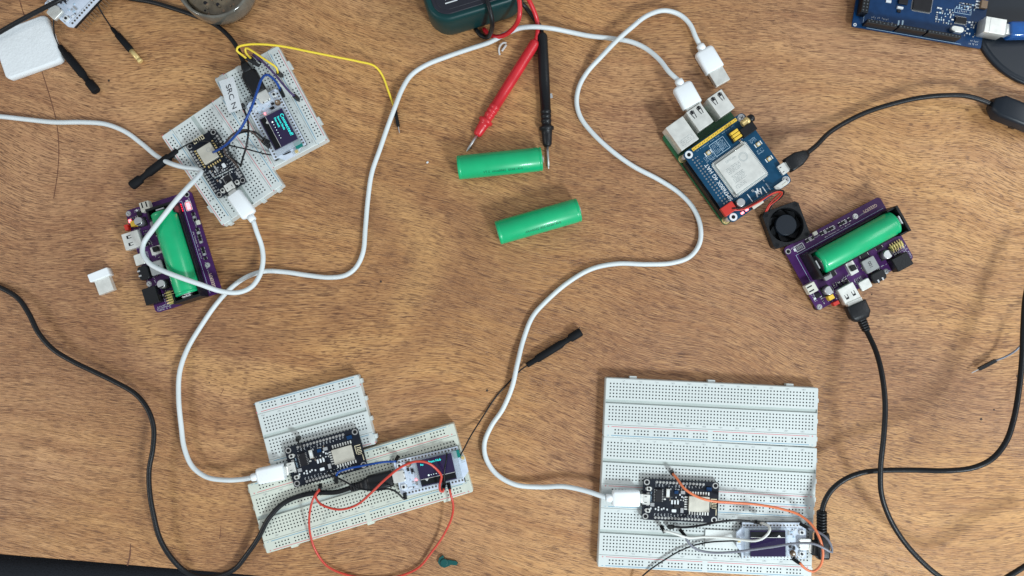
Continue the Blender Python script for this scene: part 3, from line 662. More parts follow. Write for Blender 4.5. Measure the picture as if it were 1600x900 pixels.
    u, v = q(700, 445, 9); b = B(); b.rr(u, v, 5.6, 3.8, z, z+2.2, 'chip', c=.2); b.rr(u-3, v, 1.0, 2.4, z, z+1.2, 'tin'); b.rr(u+3, v, 1.0, 2.4, z, z+1.2, 'tin'); b.build('diode', t, local=True)
    u, v = q(405, 700, 9); b = B(); b.rr(u, v, 3.8, 3.6, z, z+1.4, 'chip', c=.2); b.rr(u-3.2, v-1.2, 1.6, 1.6, z, z+1, 'silk', r=.7); b.build('diode', t, local=True)
    b = B()
    for i, x in enumerate((330, 350, 365, 425, 445, 465, 485, 500, 540, 560, 575, 600)):
        u, v = q(x, 352-(x-330)*.50, 7); b.rr(u, v, 2.2 if i % 3 else 3.0, 1.7, z, z+1, ('chip', 'smd_grey', 'chip')[i % 3], c=.1); b.rr(u, v+1.3, 1.8, .4, z, z+.3, 'solder'); b.rr(u, v-1.3, 1.8, .4, z, z+.3, 'solder')
    for i in range(3): u, v = q(548+i*22, 634-i*12, 9); b.rr(u, v, 1.5, 4.2, z, z+1.0, 'chip'); b.rr(u, v+1.9, 1.6, .5, z, z+1.03, 'solder'); b.rr(u, v-1.9, 1.6, .5, z, z+1.03, 'solder')
    hx = -H_/2
    smds(b, [(-22, -9, -16.8, -13.6), (1, 13, -13.6, -11.4), (22, 30, -14.5, -12), (-35, -29, -24, -17), (-25, -15, -25.5, -20), (3, 9, -18, -14), (8, 14, -23, -14), (30, 36, -21, -15), (-14, -10, -20, -14)], z, 41, mats=('chip', 'chip', 'smd_grey', 'smd_brown', 'tin'))
    b.build('surface_components', t, local=True)
    b = B(); u0, v0 = q(255, 440, 7); u1, v1 = q(825, 150, 7); vm = (v0+v1)/2
    b.rr((u0+u1)/2, vm, 76, .25, z+.01, z+.03, 'silk_blue'); b.rr(u0+.3, vm-12.5, .25, 25, z+.01, z+.034, 'silk_blue')
    u, v = q(285, 395, 7)
    for dx, dy, w_, h_ in ((0, 2.3, 7.2, .5), (0, -2.3, 7.2, .5), (-3.4, 0, .5, 4.6), (3.4, 0, .5, 4.6), (-4.3, 0, 1.3, 2.2)): b.rr(u+dx, v+dy, w_, h_, z+.01, z+.04, 'silk')
    for k in range(4): b.rr(u-2.0+1.3*k, v, .9, 2.6, z+.01, z+.05, 'silk_grey')
    marks(b, [(-10, 12, vm+1.6, vm+1.7, False), (30, 41, -17.6, -14.0, True), (14, 21, -20.5, -20.4, False), (-28.5, -27.4, -26, -18, True), (-6, 0, -23, -19.5, True), (24, 26, -26, -18, True), (-14, 0, -14.4, -14.3, False), (38, 41, -25, -18, True), (-38, -30, vm+6, vm+6.1, False), (-40, -38, -20, -8, True), (-24, -14, -26.2, -26.1, False), (9, 22, -26, -25.9, False), (30, 38, -12.5, -12.4, False), (16, 30, vm+3.6, vm+3.7, False), (-22, -11, vm+5, vm+5.1, False)], z+.01, 44)
    b.build('printed_marks', t, local=True)
    u, v = q(735, 145, 7); text('maker_print', 'GEEEKPI', 3.4, (u, v, z+.02), math.pi, 'gold_print', t, .95, bold=.03)
    if lit:
        u, v = q(285, 395, 7); b = B(); b.rr(u, v, 5.6, 3.0, z+.06, z+.5, 'pink_lit', r=.3)
        b.build('charge_light', t, local=True)
        b = B()
        for k in range(4): b.rr(u-3.0+1.7*k, v-6.2, 1.1, 2.4, z+.05, z+.7, 'red_lit', r=.3)
        b.build('red_lights', t, local=True)
        u, v = q(440, 740, 8); b = B(); b.rr(u+1.5, v-2.5, 2.6, 1.8, z+.02, z+1.0, 'pink_lit', r=.3); b.build('power_light', t, local=True)
    return t, (bx, by)
frU1 = Fr((-42, -27), (1277.5, 486), (42, -27), (1428.5, 404), 6.6, 0)
frU2 = Fr((-42, -27), (195, 330), (42, -27), (243.6, 489.5), 6.6, 0)
ups1, bc = ups(frU1, 'unlit purple battery board at the right, black plug in its metal socket', False)
ups2, _ = ups(frU2, 'purple battery board with red lights on, white cable looping over it', True)
# ================================================================== BATTERY CELLS
def cell(label, c, ang, L_=65.2, r=9.2, txt=None, taper=None, roll=-62):
    t = thing('battery_cell', label, 'battery', c.x, c.y, c.z-r, ang, 1.0, 'green cylindrical battery cells')
    b = B(); h = L_/2
    b.lathe((-h, 0, r), (h, 0, r), [(0, r*.72), (0.001, r*.93), (.010, r), (.03, r), (.035, r*.985), (.045, r*.985), (.05, r), (.955, r), (.966, r*.955), (.978, r), (.992, r*.99), (.999, r*.93), (1, r*.74)], 'green_wrap', 40); b.build('wrapper', t, local=True)
    b = B(); b.lathe((-h-.05, 0, r), (-h+.3, 0, r), [(0, r*.70), (1, r*.70)], 'steel', 28); b.lathe((h-.3, 0, r), (h+1.2, 0, r), [(0, r*.7), (.25, r*.7), (.26, r*.32), (.9, r*.32), (1, r*.28)], 'steel', 24); b.build('metal_ends', t, local=True)
    if txt:
        cu = bpy.data.curves.new('print', 'FONT'); cu.body = txt; cu.size = 3.0; cu.align_x = 'CENTER'; cu.align_y = 'CENTER'; cu.extrude = 0.02; cu.resolution_u = 2
        o = bpy.data.objects.new('tmp', cu); C.objects.link(o); bpy.context.view_layer.update(); me = bpy.data.meshes.new_from_object(o.evaluated_get(bpy.context.evaluated_depsgraph_get())); bpy.data.objects.remove(o)
        for v in me.vertices:
            x, y, z = v.co; x *= .92; x, y = -x, -y   # wrapped round the cell, reading upside down
            a = R(90)-(R(roll)*-1) - 0 + y/r; a = R(90+roll)+y/r; rad = r+.02+z
            v.co = ((x+2)/1000, math.cos(a)*-rad/1000 if False else -math.cos(R(90+roll)-y/r)*rad/1000, (r+math.sin(R(90+roll)-y/r)*rad)/1000)
        me.materials.clear(); me.materials.append(MT['green_print']); me.name = 'cell_print'; o = bpy.data.objects.new('cell_print', me); C.objects.link(o); o.parent = t
    return t
def cell_px(label, pa, pb, z, **k):
    A, Bq = P(*pa, z), P(*pb, z); c = (A+Bq)/2; return cell(label, c, math.atan2(Bq.y-A.y, Bq.x-A.x), **k)
cell_px('loose green battery between the tips of the red and black probes', (716, 262), (846, 248.5), 9.2, txt='INR18650  2600mAh  3.7V', roll=-48)
cell_px('loose green battery lower on the desk, tilted, clear of the probes', (780, 363.5), (902, 328.5), 9.2, txt='INR18650-25R 2500mAh', roll=-42)
for fr, lab in ((frU1, 'green battery held in the unlit purple board by the fan'), (frU2, 'green battery in the purple board with red lights, under the white cable')):
    p = fr.W(bc[0], bc[1], 6.6+1.7+9.2); cell(lab, p, fr.a, roll=0)
# ================================================================== SINGLE-BOARD COMPUTER, HAT, FAN
HZ = 18.4
frH = Fr((-24.5, 29), (1076.5, 241.7), (-24.5, -29), (1146, 339), HZ+1.6, 0)
frPi = Fr((-24.5, 29), (1066, 248.8), (-24.5, -29), (1133, 343.1), 6.0, 0)
# the two boards share one stack, so the computer uses the upper board's axes
frPi.x, frPi.y, frPi.a, frPi.s = frH.x+(frPi.x-frH.x)*.8, frH.y+(frPi.y-frH.y)*.8, frH.a, frH.s
pi = fthing('single_board_computer', 'green computer board with metal ports, underneath the blue board', 'circuit board', frPi)
z0 = 4.4; z = z0+1.6
b = B(); b.rr(0, 10, 56, 85, z0, z, 'pcb_green', r=3, c=.08)
for sx in (-1, 1):
    for y in (29, -29): b.ring(sx*24.5, y, 3.1, 1.4, z, z+.06, 'gold', 20); b.cyl(sx*24.5, y, 1.4, z, z+.03, 'black_matte', 12)
b.build('circuit_board', pi, local=True)
def q3(x, y, zz, f=frPi): return f.L(1030+x/3.913, 130+y/3.913, zz)
b = B(); u, v = q3(141, 307, 19.5); b.rr(u, v, 16, 21.4, z, z+13.6, 'tin', r=.4, c=.3); eu, ev = u, v
marks(b, [(u-6, u+6, v-8, v-3, False)], z+13.61, 5, 'silk_grey', .9); b.build('ethernet_port', pi, local=True)
for (x, y) in ((250, 205), (379, 122)):
    u, v = q3(x, y, 22); b = B(); b.rr(u, v, 13.2, 17.5, z, z+15.8, 'tin', r=.4, c=.3)
    b.rr(u, v+8.9, 11.4, .4, z+1, z+15, 'chip')
    for sg in (-1, 1):
        for dx, dy, w_, h_, a in ((-1.2, 0, .6, 6.0, .14), (1.2, 0, .6, 6.0, -.14), (0, 2.9, 2.4, .7, 0)): b.rr(u+sg*3.1+dx, v+4+dy, w_, h_, z+15.8, z+15.83, 'chip', ang=a)
        b.rr(u+sg*3.1, v+6.2, 2.0, 3.0, z+15.8, z+15.82, 'chip')
    b.build('usb_port', pi, local=True)
b = B(); b.rr(-24.8, 0, 5.0, 51, z, z+8.6, 'black_plastic'); b.rr(-19.8, 0, 5.04, 50.6, z, z+8.5, 'black_plastic')
b.build('pin_socket', pi, local=True)
b = B(); b.rr(10, -2, 14, 14, z, z+1.4, 'tin', r=.8); b.rr(-6, 8, 9, 12, z, z+1, 'chip'); smds(b, [(-14, 24, 22, 27)], z, 55); b.rr(28-.2, -24, 7, 9, z, z+3, 'tin', r=1); b.rr(27, -9, 7, 7, z, z+3, 'tin', r=1)
b.build('surface_components', pi, local=True)
for sx in (-1, 1):
    for y in (29, -29): b = B(); b.cyl(sx*24.5, y, 2.4, z+.07, HZ-.02, 'steel', 6); b.build('standoff', pi, local=True)
hat = fthing('cellular_board', 'blue cellular modem board with a large silver module, on top of the green computer', 'circuit board', frH)
pcb(hat, 56.4, 65, 'pcb_blue', HZ, [(sx*24.5, sy*29) for sx in (-1, 1) for sy in (-1, 1)], r=3.2, hr=1.5, rr_=3.0, ringm='silk')
z = HZ+1.6
hq = lambda x, y, zz=HZ+2.5: q3(x, y, zz, frH)
for sx, sy in ((1, 1), (1, -1)): b = B(); b.cyl(sx*24.5, sy*29, 2.2, z+.08, z+1.5, 'steel', 20, c=.4); b.rr(sx*24.5, sy*29, 3, .5, z+1.5, z+1.53, 'chip', ang=.6); b.rr(sx*24.5, sy*29, .5, 3, z+1.5, z+1.535, 'chip', ang=.6); b.build('screw', hat, local=True)
u, v = hq(345, 307); 
b = B(); b.rr(0, 30.4, 41, 2.4, z, z+1.2, 'yellow_part')
for i in range(20): b.rr(-19.3+2.03*i, 30.4+(.25 if i % 2 else -.25), 1.0, .5, z+1.2, z+1.24, 'chip')
b.build('yellow_strip', hat, local=True)
u, v = hq(497, 525, HZ+4); mu, mv = u, v
b = B(); b.rr(u, v, 31, 31, z, z+.8, 'silk_grey', r=.3)
for i in range(24):
    for sg in (-1, 1): b.rr(u-13.8+1.2*i, v+sg*15.2, .7, 1.6, z+.8, z+.86, 'tin'); b.rr(u+sg*15.2, v-13.8+1.2*i, 1.6, .7, z+.8, z+.86, 'tin')
b.rr(u, v, 27.4, 27.4, z+.8, z+3.0, 'tin', r=.6, c=.3); mod = b.build('modem_module', hat, local=True)
b = B(); zz = z+3.01
marks(b, [(u-10, u+2, v+1.5, v+6, False), (u-9.5, u+1, v-6.5, v-1, False), (u-11.5, u-2, v-10.8, v-8.4, False)], zz, 61, 'silk_grey', .72)
for k in range(5): b.ring(u+7.0, v+6.5-k*.1, 3.6-k*.75, 3.3-k*.75, zz, zz+.02, 'silk_grey', 20) if k < 2 else None
for cxn, cyn in ((-12, 12), (12, 12), (-12, -12), (12, -12)): b.cyl(u+cxn, v+cyn, .35, zz, zz+.02, 'silk_grey', 8)
b.build('module_print', hat, local=True)
text('module_name', 'SIMCom', 2.6, (u-2, v+10.2, zz), 0, 'silk_grey', hat)
tu, tv = hq(372, 612, HZ+1.6)
text('board_name', 'SIM7600X 4G HAT', 4.3, (tu-.2, tv+1.2, z+.02), math.pi/2, 'silk', hat, .98, bold=.03)
b = B(); u, v = hq(543, 285, HZ+5); b.rr(u, v, 12, 7, z, z+5, 'black_plastic', r=.6, c=.3); u, v = hq(583, 243, HZ+5)
b.build('audio_jack', hat, local=True)
b = B(); b.lathe((21, 24.6, z+2.6), (31.5, 24.6, z+2.6), [(0, 2.4), (.35, 2.4), (.36, 3.0), (.55, 3.0), (.56, 2.4), (.6, 2.4)], 'gold', 18); b.lathe((27.2, 24.6, z+2.6), (31.5, 24.6, z+2.6), [(0, 2.2), (.1, 3.0), (.8, 3.0), (1, 2.0)], 'black_plastic', 18); b.build('jack_barrel', hat, local=True)
u, v = hq(463, 320, HZ+5); b = B(); b.rr(u, v, 7.4, 8.6, z, z+2.5, 'black_plastic')
for i in range(3): b.rr(u+.4, v-2.5+2.5*i, 6.4, 2.1, z+2.5, z+6.2, 'yellow_part', r=.4, c=.3)
b.build('jumper_block', hat, local=True)
for (x, y) in ((302, 425), (607, 372), (674, 462)):
    u, v = hq(x, y); b = B(); b.rr(u, v, 3, 3, z, z+.6, 'gold'); b.cyl(u, v, 1.1, z+.6, z+1.5, 'tin', 14); b.rr(u-2.6, v, .7, 3, z, z+.4, 'silk'); b.rr(u+2.6, v, .7, 3, z, z+.4, 'silk'); b.build('antenna_socket', hat, local=True)
u, v = hq(752, 530, HZ+3); b = B(); b.rr(27.0, v+.3, 6.0, 8.0, z, z+2.9, 'tin', r=.5, c=.3); b.rr(25.5, v+2.3, 1.6, .6, z+2.9, z+2.93, 'chip'); b.rr(25.5, v-1.7, 1.6, .6, z+2.9, z+2.93, 'chip'); b.build('usb_socket', hat, local=True); husb = v+.3
u, v = hq(735, 630, HZ+3); b = B(); b.rr(u+1.5, v, 10.5, 4.2, z, z+2.2, 'tin', r=.5, c=.2); b.rr(u+4, v-1, 4, 1.6, z+2.2, z+2.6, 'beige'); b.build('socket', hat, local=True)
u, v = hq(425, 768, HZ+5); b = B(); b.rr(u, v, 10.4, 7.4, z, z+4.2, 'red_part', r=.5, c=.4); b.build('fan_plug', hat, local=True); fpu, fpv = u, v
u, v = hq(502, 728, HZ+8); b = B(); b.rr(u, v, 6.6, 6.6, z, z+.9, 'chip', r=.5); b.cyl(u, v, 3.1, z+.9, z+6.2, 'steel', 24, c=.3); b.build('capacitor', hat, local=True)
for (x, y) in ((510, 793), (537, 773)):
    u, v = hq(x, y); b = B(); b.rr(u, v, 2.4, 1.7, z, z+.8, 'pink_lit', r=.3); b.build('status_light', hat, local=True)
u, v = hq(602, 740); b = B(); b.rr(u, v, 9.5, 3.0, z, z+1.4, 'beige', r=.4, c=.2); b.build('edge_button', hat, local=True)
b = B()
for i in range(20):
    for k in range(2): b.ring(-25.0+2.54*k+.6, -24.2+2.54*i, .62, .3, z, z+.05, 'solder', 8)
    b.rr(-20.4+(i%3)*.5, -24.2+2.54*i, .5, .5, z, z+.04, 'solder') if i % 4 else None
smds(b, [(13.5, 16.5, 12, 16)], z, 63); u, v = hq(570, 765); b.rr(u, v, 1.6, 1.2, z, z+.6, 'chip')
b.build('pin_rows', hat, local=True)
b = B()
u, v = hq(372, 385)
for dx, dy, w_, h_ in ((0, 5, 13, .3), (0, -5, 13, .3), (-6.4, 0, .3, 10), (6.4, 0, .3, 10), (0, 0, .3, 10)): b.rr(u+dx, v+dy, w_, h_, z+.01, z+.03, 'silk_blue')
marks(b, [(u-5, u+5, v-3.5, v+4, True), (-18+0, 17, 27.6, 27.8, True), (-17, -8, 15.5, 20.5, False), (11, 16, 17, 20, False), (19, 24, 9, 12.5, False), (19, 24, -1, 2.5, False)], z+.01, 64, 'silk_blue', .8)
u, v = hq(557, 700); b.rr(u, v, .7, 7, z+.01, z+.03, 'silk'); u, v = hq(650, 655); b.rr(u, v, .7, 7, z+.01, z+.03, 'silk'); u, v = hq(660, 615); marks(b, [(u-.3, u+.3, v-5, v+4, True)], z+.01, 66)
u, v = hq(612, 662)
for k in range(3): b.rr(u-2.4+k*1.9, v+(.9 if k % 2 else -.6), .9, 4.6, z+.01, z+.04, 'silk', ang=R(-22)); b.rr(u-1.5+k*1.9, v+.2, .7, 4.2, z+.01, z+.045, 'silk', ang=R(28)) if k < 2 else None
b.ring(u-3.4, v+3.2, .9, .6, z+.01, z+.03, 'silk', 12)
b.build('printed_marks', hat, local=True)
# fan
fz = 8.2
frF2 = Fr((-15, 15), (1191.5, 334), (15, 15), (1245.5, 314.5), fz, 0); frF2.s = 1.0
fan = fthing('cooling_fan', 'small square black cooling fan between the blue and the purple boards', 'fan', frF2)
b = B(); o = []
for k in range(72):
    a = 2*math.pi*k/72; m_ = max(abs(math.cos(a)), abs(math.sin(a))); r_ = 15/m_; r_ = min(r_, 19.6); o.append((r_*math.cos(a), r_*math.sin(a)))
def rad(r, z_): return [(r*math.cos(math.atan2(y, x)), r*math.sin(math.atan2(y, x)), z_) for x, y in o]
b.loft([[(x, y, 0) for x, y in o], [(x, y, fz-.4) for x, y in o], [(x*.98, y*.98, fz) for x, y in o], rad(13.4, fz), rad(13.0, fz-.8), rad(12.8, 1.2)], 'black_plastic', False, cap=(True, False)); b.cyl(0, 0, 12.9, .2, 1.0, 'black_matte', 40); b.build('frame', fan, local=True)
b = B()
for sx in (-1, 1):
    for sy in (-1, 1): b = B(); b.ring(sx*12.2, sy*12.2, 1.9, 1.5, fz, fz+.15, 'black_plastic', 16); b.cyl(sx*12.2, sy*12.2, 1.5, fz, fz+.03, 'black_matte', 14); b.build('screw_hole', fan, local=True)
b = B(); b.cyl(0, 0, 8.2, 1, fz-.3, 'base_black', 32, c=.5); b.build('hub', fan, local=True)
b = B()
for k in range(7):
    a0 = 2*math.pi*k/7
    for j in range(6):
        r0 = 7.2+j*.92; r1 = r0+.93; a = a0+j*.10; a2 = a0+(j+1)*.10
        b.quad([(r0*math.cos(a), r0*math.sin(a), fz-3.6), (r1*math.cos(a2), r1*math.sin(a2), fz-3.6), (r1*math.cos(a2+.7), r1*math.sin(a2+.7), fz-6), (r0*math.cos(a+.7), r0*math.sin(a+.7), fz-6)], 'black_matte')
b.build('blades', fan, local=True)
b = B(); c0 = frH.W(fpu+2, fpv-1, HZ+5.5)
b.tube([c0]+PP([(1160, 324, 25), (1185, 311, 26), (1205, 299, 27), (1218, 297, 24), (1225, 300, 19), (1218, 311, 13), (1208, 318, 10), (1202, 330, 8)]), .62, 'black_rubber', 8)
b.build('black_fan_wire', fan)
b = B(); b.tube([c0-Vector((0, 1.5, 0))]+PP([(1162, 327, 23), (1187, 315, 24), (1207, 302, 25), (1219, 299, 22), (1222, 303, 17), (1213, 313, 12), (1203, 321, 9), (1198, 330, 8)]), .62, 'wire_red', 8)
b.build('red_fan_wire', fan); b = B(); b.tube([c0-Vector((0, .8, 1))]+PP([(1170, 322, 22), (1195, 309, 23), (1212, 301, 22), (1219, 301, 18), (1209, 311, 11), (1200, 322, 9), (1196, 331, 8)]), .55, 'red_part', 8)
b.build('red_fan_wire', fan)
# ================================================================== BLUE DEVELOPMENT BOARD (top right)
mz = 4.0
frM = Fr((-50.5, -26.6), (1331, 41), (50.5, -26.6), (1532.5, 76), mz+1.6, 0)
mg = fthing('development_board', 'large blue development board at the top right, its corner on the black disc', 'circuit board', frM)
b = B(); b.rr(0, 0, 101, 53.3, mz, mz+1.6, 'pcb_mega', r=1.0, c=.08); b.build('circuit_board', mg, local=True); z = mz+1.6
mq = lambda x, y, zz=6.5: frM.L(1300+x/4.5, y/4.5, zz)
for (x0, x1, n_) in ((240, 455, 8), (470, 665, 8), (680, 915, 10)):
    ua, _ = mq(x0, 180, 14); ub, _ = mq(x1, 225, 14); b = B(); b.rr((ua+ub)/2, -24.0, ub-ua-.6, 2.6, z, z+8.5, 'black_plastic', c=.15)
    for i in range(n_): b.rr(ua+.4+(ub-ua-.8)*(i+.5)/n_, -24.0, .9, .9, z+8.5, z+8.52, 'pit_shade')
    b.build('pin_socket', mg, local=True)
b = B(); b.rr(-45.8, 6, 5.4, 48, z, z+8.5, 'black_plastic', c=.15)
for i in range(18):
    for k in (-1, 1): b.rr(-45.8+k*1.27, -16.3+2.54*i, 1.0, 1.0, z+8.5, z+8.52, 'pit_shade')
b.build('double_pin_socket', mg, local=True)
u, v = mq(637, 30, 7); ic(mg, 'main_processor', u, v+2.0, 14, 14, z, 1.5, 'xy', 25, m='chip')
u, v = mq(908, 140, 7); ic(mg, 'serial_chip', u, v, 8.6, 4.4, z, 1.6, 'y', 12)
u, v = mq(880, 207, 8); b = B(); b.rr(u, v, 9.6, 4.4, z, z+3.4, 'tin', r=2.1, c=.3); b.build('crystal', mg, local=True)
u, v = mq(1120, 195, 13); b = B(); b.rr(u+1.0, v+.5, 16, 12, z, z+11, 'tin', r=.5, c=.3); b.rr(u-3.4, v+.5, .3, 12.1, z+2, z+11.03, 'smd_grey'); b.build('usb_port', mg, local=True); musb = (u+1.0, v+.5)
u, v = mq(1070, 30, 8); b = B(); b.rr(u, v, 5, 6, z, z+3, 'smd_brown', c=.3)
for k in range(3): b.rr(u-4, v-2.4+k*2.4, 3.0, .9, z, z+.6, 'silk')
b.build('voltage_regulator', mg, local=True)
b = B(); 
smds(b, [(mq(740, 110)[0], mq(860, 110)[0], mq(800, 160)[1], mq(800, 60)[1])], z, 71, mats=('smd_grey', 'silk', 'silk_blue', 'tin')); smds(b, [(mq(955, 110)[0], mq(1030, 110)[0], mq(960, 250)[1], mq(960, 150)[1])], z, 72, mats=('chip', 'smd_grey', 'silk', 'tin'))
smds(b, [(mq(870, 110)[0], mq(1010, 110)[0], mq(900, 50)[1], mq(900, 10)[1])], z, 73, mats=('chip', 'smd_grey', 'silk', 'silk_blue')); 
u, v = mq(478, 55); b.rr(u, v, 4.6, 1.6, z, z+1.8, 'silk', c=.2); b.rr(u-.3, v-2.6, 2.6, 2.0, z, z+1, 'chip'); u, v = mq(500, 8); b.rr(u, v, 7, 5, z, z+1.8, 'chip', c=.2); u, v = mq(400, 8); b.rr(u, v, 4, 2, z, z+.7, 'silk')
b.build('surface_components', mg, local=True)
b = B(); ua, va = mq(245, 190, 6); ub, vb = mq(910, 300, 6); b.rr((ua+ub)/2, -25.9, ub-ua, .28, z+.01, z+.03, 'silk_blue'); b.rr(-42.4, 3, .25, 50, z+.01, z+.034, 'silk_blue')
u, v = mq(265, 115); u2, _ = mq(440, 115); marks(b, [(u, u2, -19.0, -18.9, True), (u+1, u2-4, -16.8, -16.7, False)], z+.01, 75, 'silk', 1.5)
for x in (472, 500): u, v = mq(x, 158); b.rr(u, v, 1.2, 4.0, z+.01, z+.03, 'silk_blue')
u, v = mq(925, 78); 
for dx, dy, w_, h_ in ((0, 1.7, 13, .3), (0, -1.7, 13, .3), (-6.4, 0, .3, 3.4), (6.4, 0, .3, 3.4)): b.rr(u+dx, v+dy, w_, h_, z+.01, z+.03, 'silk_blue')
marks(b, [(u-5.5, u+5.5, v, v+.1, False)], z+.01, 76, 'silk', 1.8)
u, v = mq(1000, 300); marks(b, [(u-2.5, u+3, v+1.3, v+1.4, False), (u-3.5, u+3.5, v-.9, v-.8, False)], z+.01, 77, 'silk', 1.2)
u, v = mq(165, 180, 6); b.ring(-48.3, -25.0, 1.3, .6, z, z+.05, 'silk', 12)
b.build('printed_marks', mg, local=True)
# black disc under the board and blue cable
q0 = P(1640, 18, 3)
b = B(); n = 96; r_ = (P(1600, 130, 3)-q0).length
b.lathe((q0.x, q0.y, 0), (q0.x, q0.y, 3.6), [(0, r_), (.6, r_), (.9, r_-.6), (.92, r_-1.2), (.80, r_-2.0), (.80, r_-3.2), (1.0, r_-4.0)], 'base_black', n)
tag(b.build('round_base', loc=(q0.x, q0.y, 0)), 'large black round disc at the right edge, partly under the blue board', 'round base')
p0 = frM.W(musb[0]+8.5, musb[1], z+5.5)
bc_ = thing('usb_cable', 'translucent blue cable plugged into the large blue development board', 'cable', p0.x, p0.y, 0)
b = B(); d = Vector((math.cos(frM.a), math.sin(frM.a), 0)); b.obox(p0-d*1, p0+d*5, [(0, 8, 7.4), (1, 8, 7.4)], 'tin', r=.5); b.build('metal_shell', bc_)
b = B(); d2 = Vector((1, 0.02, 0)); b.obox(p0+d*3.8, p0+d*3.8+d2*32, [(0, 11.5, 10), (.04, 12.6, 11), (.8, 12.6, 11), (1, 9, 8)], 'blue_plug', r=3, n=6); b.build('plug', bc_)
b = B(); b.tube([p0+d*30, p0+d*50+Vector((0, 0, -4)), p0+d*90+Vector((0, 10, -9)), p0+d*140+Vector((0, 40, -10))], 2.6, 'blue_plug'); b.build('cord', bc_)
# ================================================================== CABLES
def vz(px, py, z): return P(px, py, z)
def micro_plug(root, pa, pb, za, zb, m='white_plastic', w_=12.2, h_=7.2, collar=True, name='plug'):
    """pa = socket end, pb = cable end (pixels)"""
    A, Bq = P(*pa, za), P(*pb, zb); d = (Bq-A).normalized(); L_ = (Bq-A).length
    b = B(); b.obox(A, Bq, [(0, w_*.93, h_*.9), (.03, w_, h_), (.90, w_, h_), (.97, w_*.93, h_*.9), (1, w_*.7, h_*.7)], m, r=2.4, n=5)
    if collar: b.lathe(Bq-d*.5, Bq+d*4.5, [(0, 3.1), (.9, 2.9), (1, 2.5)], m, 16)
    pl = b.build(name, root)
    b = B(); b.obox(A-d*3.0, A+d*.5, [(0, 6.6, 1.8), (1, 6.6, 1.8)], 'tin', r=.4); s_ = b.build('metal_tip', root); s_.parent = pl
    return A, Bq, Bq+d*4.0
def cord(root, pts, r, m, name='cord', n=12): b = B(); b.tube(pts, r, m, n); return b.build(name, root)
WG = 'white usb cables winding over the desk'; WR = 1.85
# W1
q = P(395, 345, 14)
c1 = thing('usb_cable', 'white cable entering at the left edge and looping over the lit purple board', 'cable', q.x, q.y, 0, group=WG)
_, _, e = micro_plug(c1, (365.5, 303), (390.5, 337.5), 14.6, 14)
cord(c1, [e]+PP([(401, 362, 11), (409, 385, 8), (411, 408, 8), (405, 432, 9), (392, 449, 11), (372, 457, 15), (345, 455, 20), (312, 444, 27), (280, 433, 29.5), (252, 422, 29.5), (233, 411, 29), (223, 396, 28), (224, 381, 27), (238, 360, 29), (256, 337, 30), (276, 312, 29), (295, 291, 24), (310, 275, 19), (314.5, 268.5, 17), (308, 264.5, 16), (290, 262, 14), (268, 256, 12), (245, 244, 6), (222, 225, 3), (196, 206, 2.4), (165, 194, 2.4), (130, 191, 2.4), (85, 191, 2.4), (45, 187, 2.4), (0, 182, 2.4), (-60, 178, 2.4)]), WR, 'white_rubber')
# W2
q = P(520, 433, 0)
c2 = thing('usb_cable', 'white cable from the metal computer port past the multimeter to the lower left board', 'cable', q.x, q.y, 0, group=WG)
def usb_a(root, pa, pb, za, m, w_, h_, shell, tip_len=12, shell_vis=True):
    A, Bq = P(*pa, za), P(*pb, za-.5); d = (Bq-A).normalized()
    b = B(); b.obox(A, Bq, [(0, w_*.96, h_*.94), (.03, w_, h_), (.88, w_, h_), (.97, w_*.9, h_*.85), (1, w_*.72, h_*.7)], m, r=2.2, n=5)
    b.lathe(Bq-d*.5, Bq+d*4.6, [(0, 3.3), (.9, 3.2), (1, 2.7)], m, 16); pl = b.build('plug', root)
    b = B(); p1, p0 = A+d*.5, A-d*tip_len; b.obox(p0, p1, [(0, 11.8, 4.3), (.02, 12, 4.5), (1, 12, 4.5)], shell, r=.3, n=2, smooth=False)
    if shell_vis:
        a = Vector((-d.y, d.x, 0)).normalized(); ang = math.atan2(d.y, d.x)
        for sg in (-1, 1): c_ = A-d*6.0+a*(sg*2.9); b.rr(c_.x, c_.y, 2.1, 2.1, A.z+2.25, A.z+2.29, 'chip', ang=ang)
        c_ = A-d*2.4; b.rr(c_.x, c_.y, 1.0, 1.4, A.z+2.25, A.z+2.28, 'ferrite', ang=ang)
    s_ = b.build('metal_shell', root); s_.parent = pl; return Bq+d*4.2
e2 = usb_a(c2, (1082, 165.5), (1064, 133), 18, 'white_plastic', 15.4, 7.6, 'tin', 8, False)
_, _, e3 = micro_plug(c2, (444.5, 736), (402, 744.5), 14.6, 14)
cord(c2, [e2]+PP([(1046, 113, 16), (1030, 93, 12), (1008, 75, 8), (985, 65, 6), (955, 60, 4), (920, 56, 3), (890, 50, 4), (862, 44.5, 9), (835, 42, 11), (812, 44, 10), (790, 53, 8), (765, 66, 5), (735, 76, 3), (700, 88, 2.4), (665, 102, 2.4), (642, 118, 3), (628, 140, 5), (618, 165, 6), (605, 200, 4), (594, 232, 2.4), (581, 270, 2.4), (575, 310, 2.4), (571, 355, 2.4), (567, 395, 2.4), (556, 418, 2.4), (540, 430, 2.4), (515, 433.5, 2.4), (480, 430, 2.4), (445, 425, 2.4), (412, 424, 2.4), (385, 433, 2.4), (362, 449, 2.4), (338, 475, 2.4), (315, 508, 2.4), (293, 545, 3), (281, 580, 5), (279, 620, 6), (283, 665, 6), (288, 700, 6), (300, 728, 7), (322, 745, 8), (350, 750, 9), (378, 749, 11)])+[e3], WR, 'white_rubber')
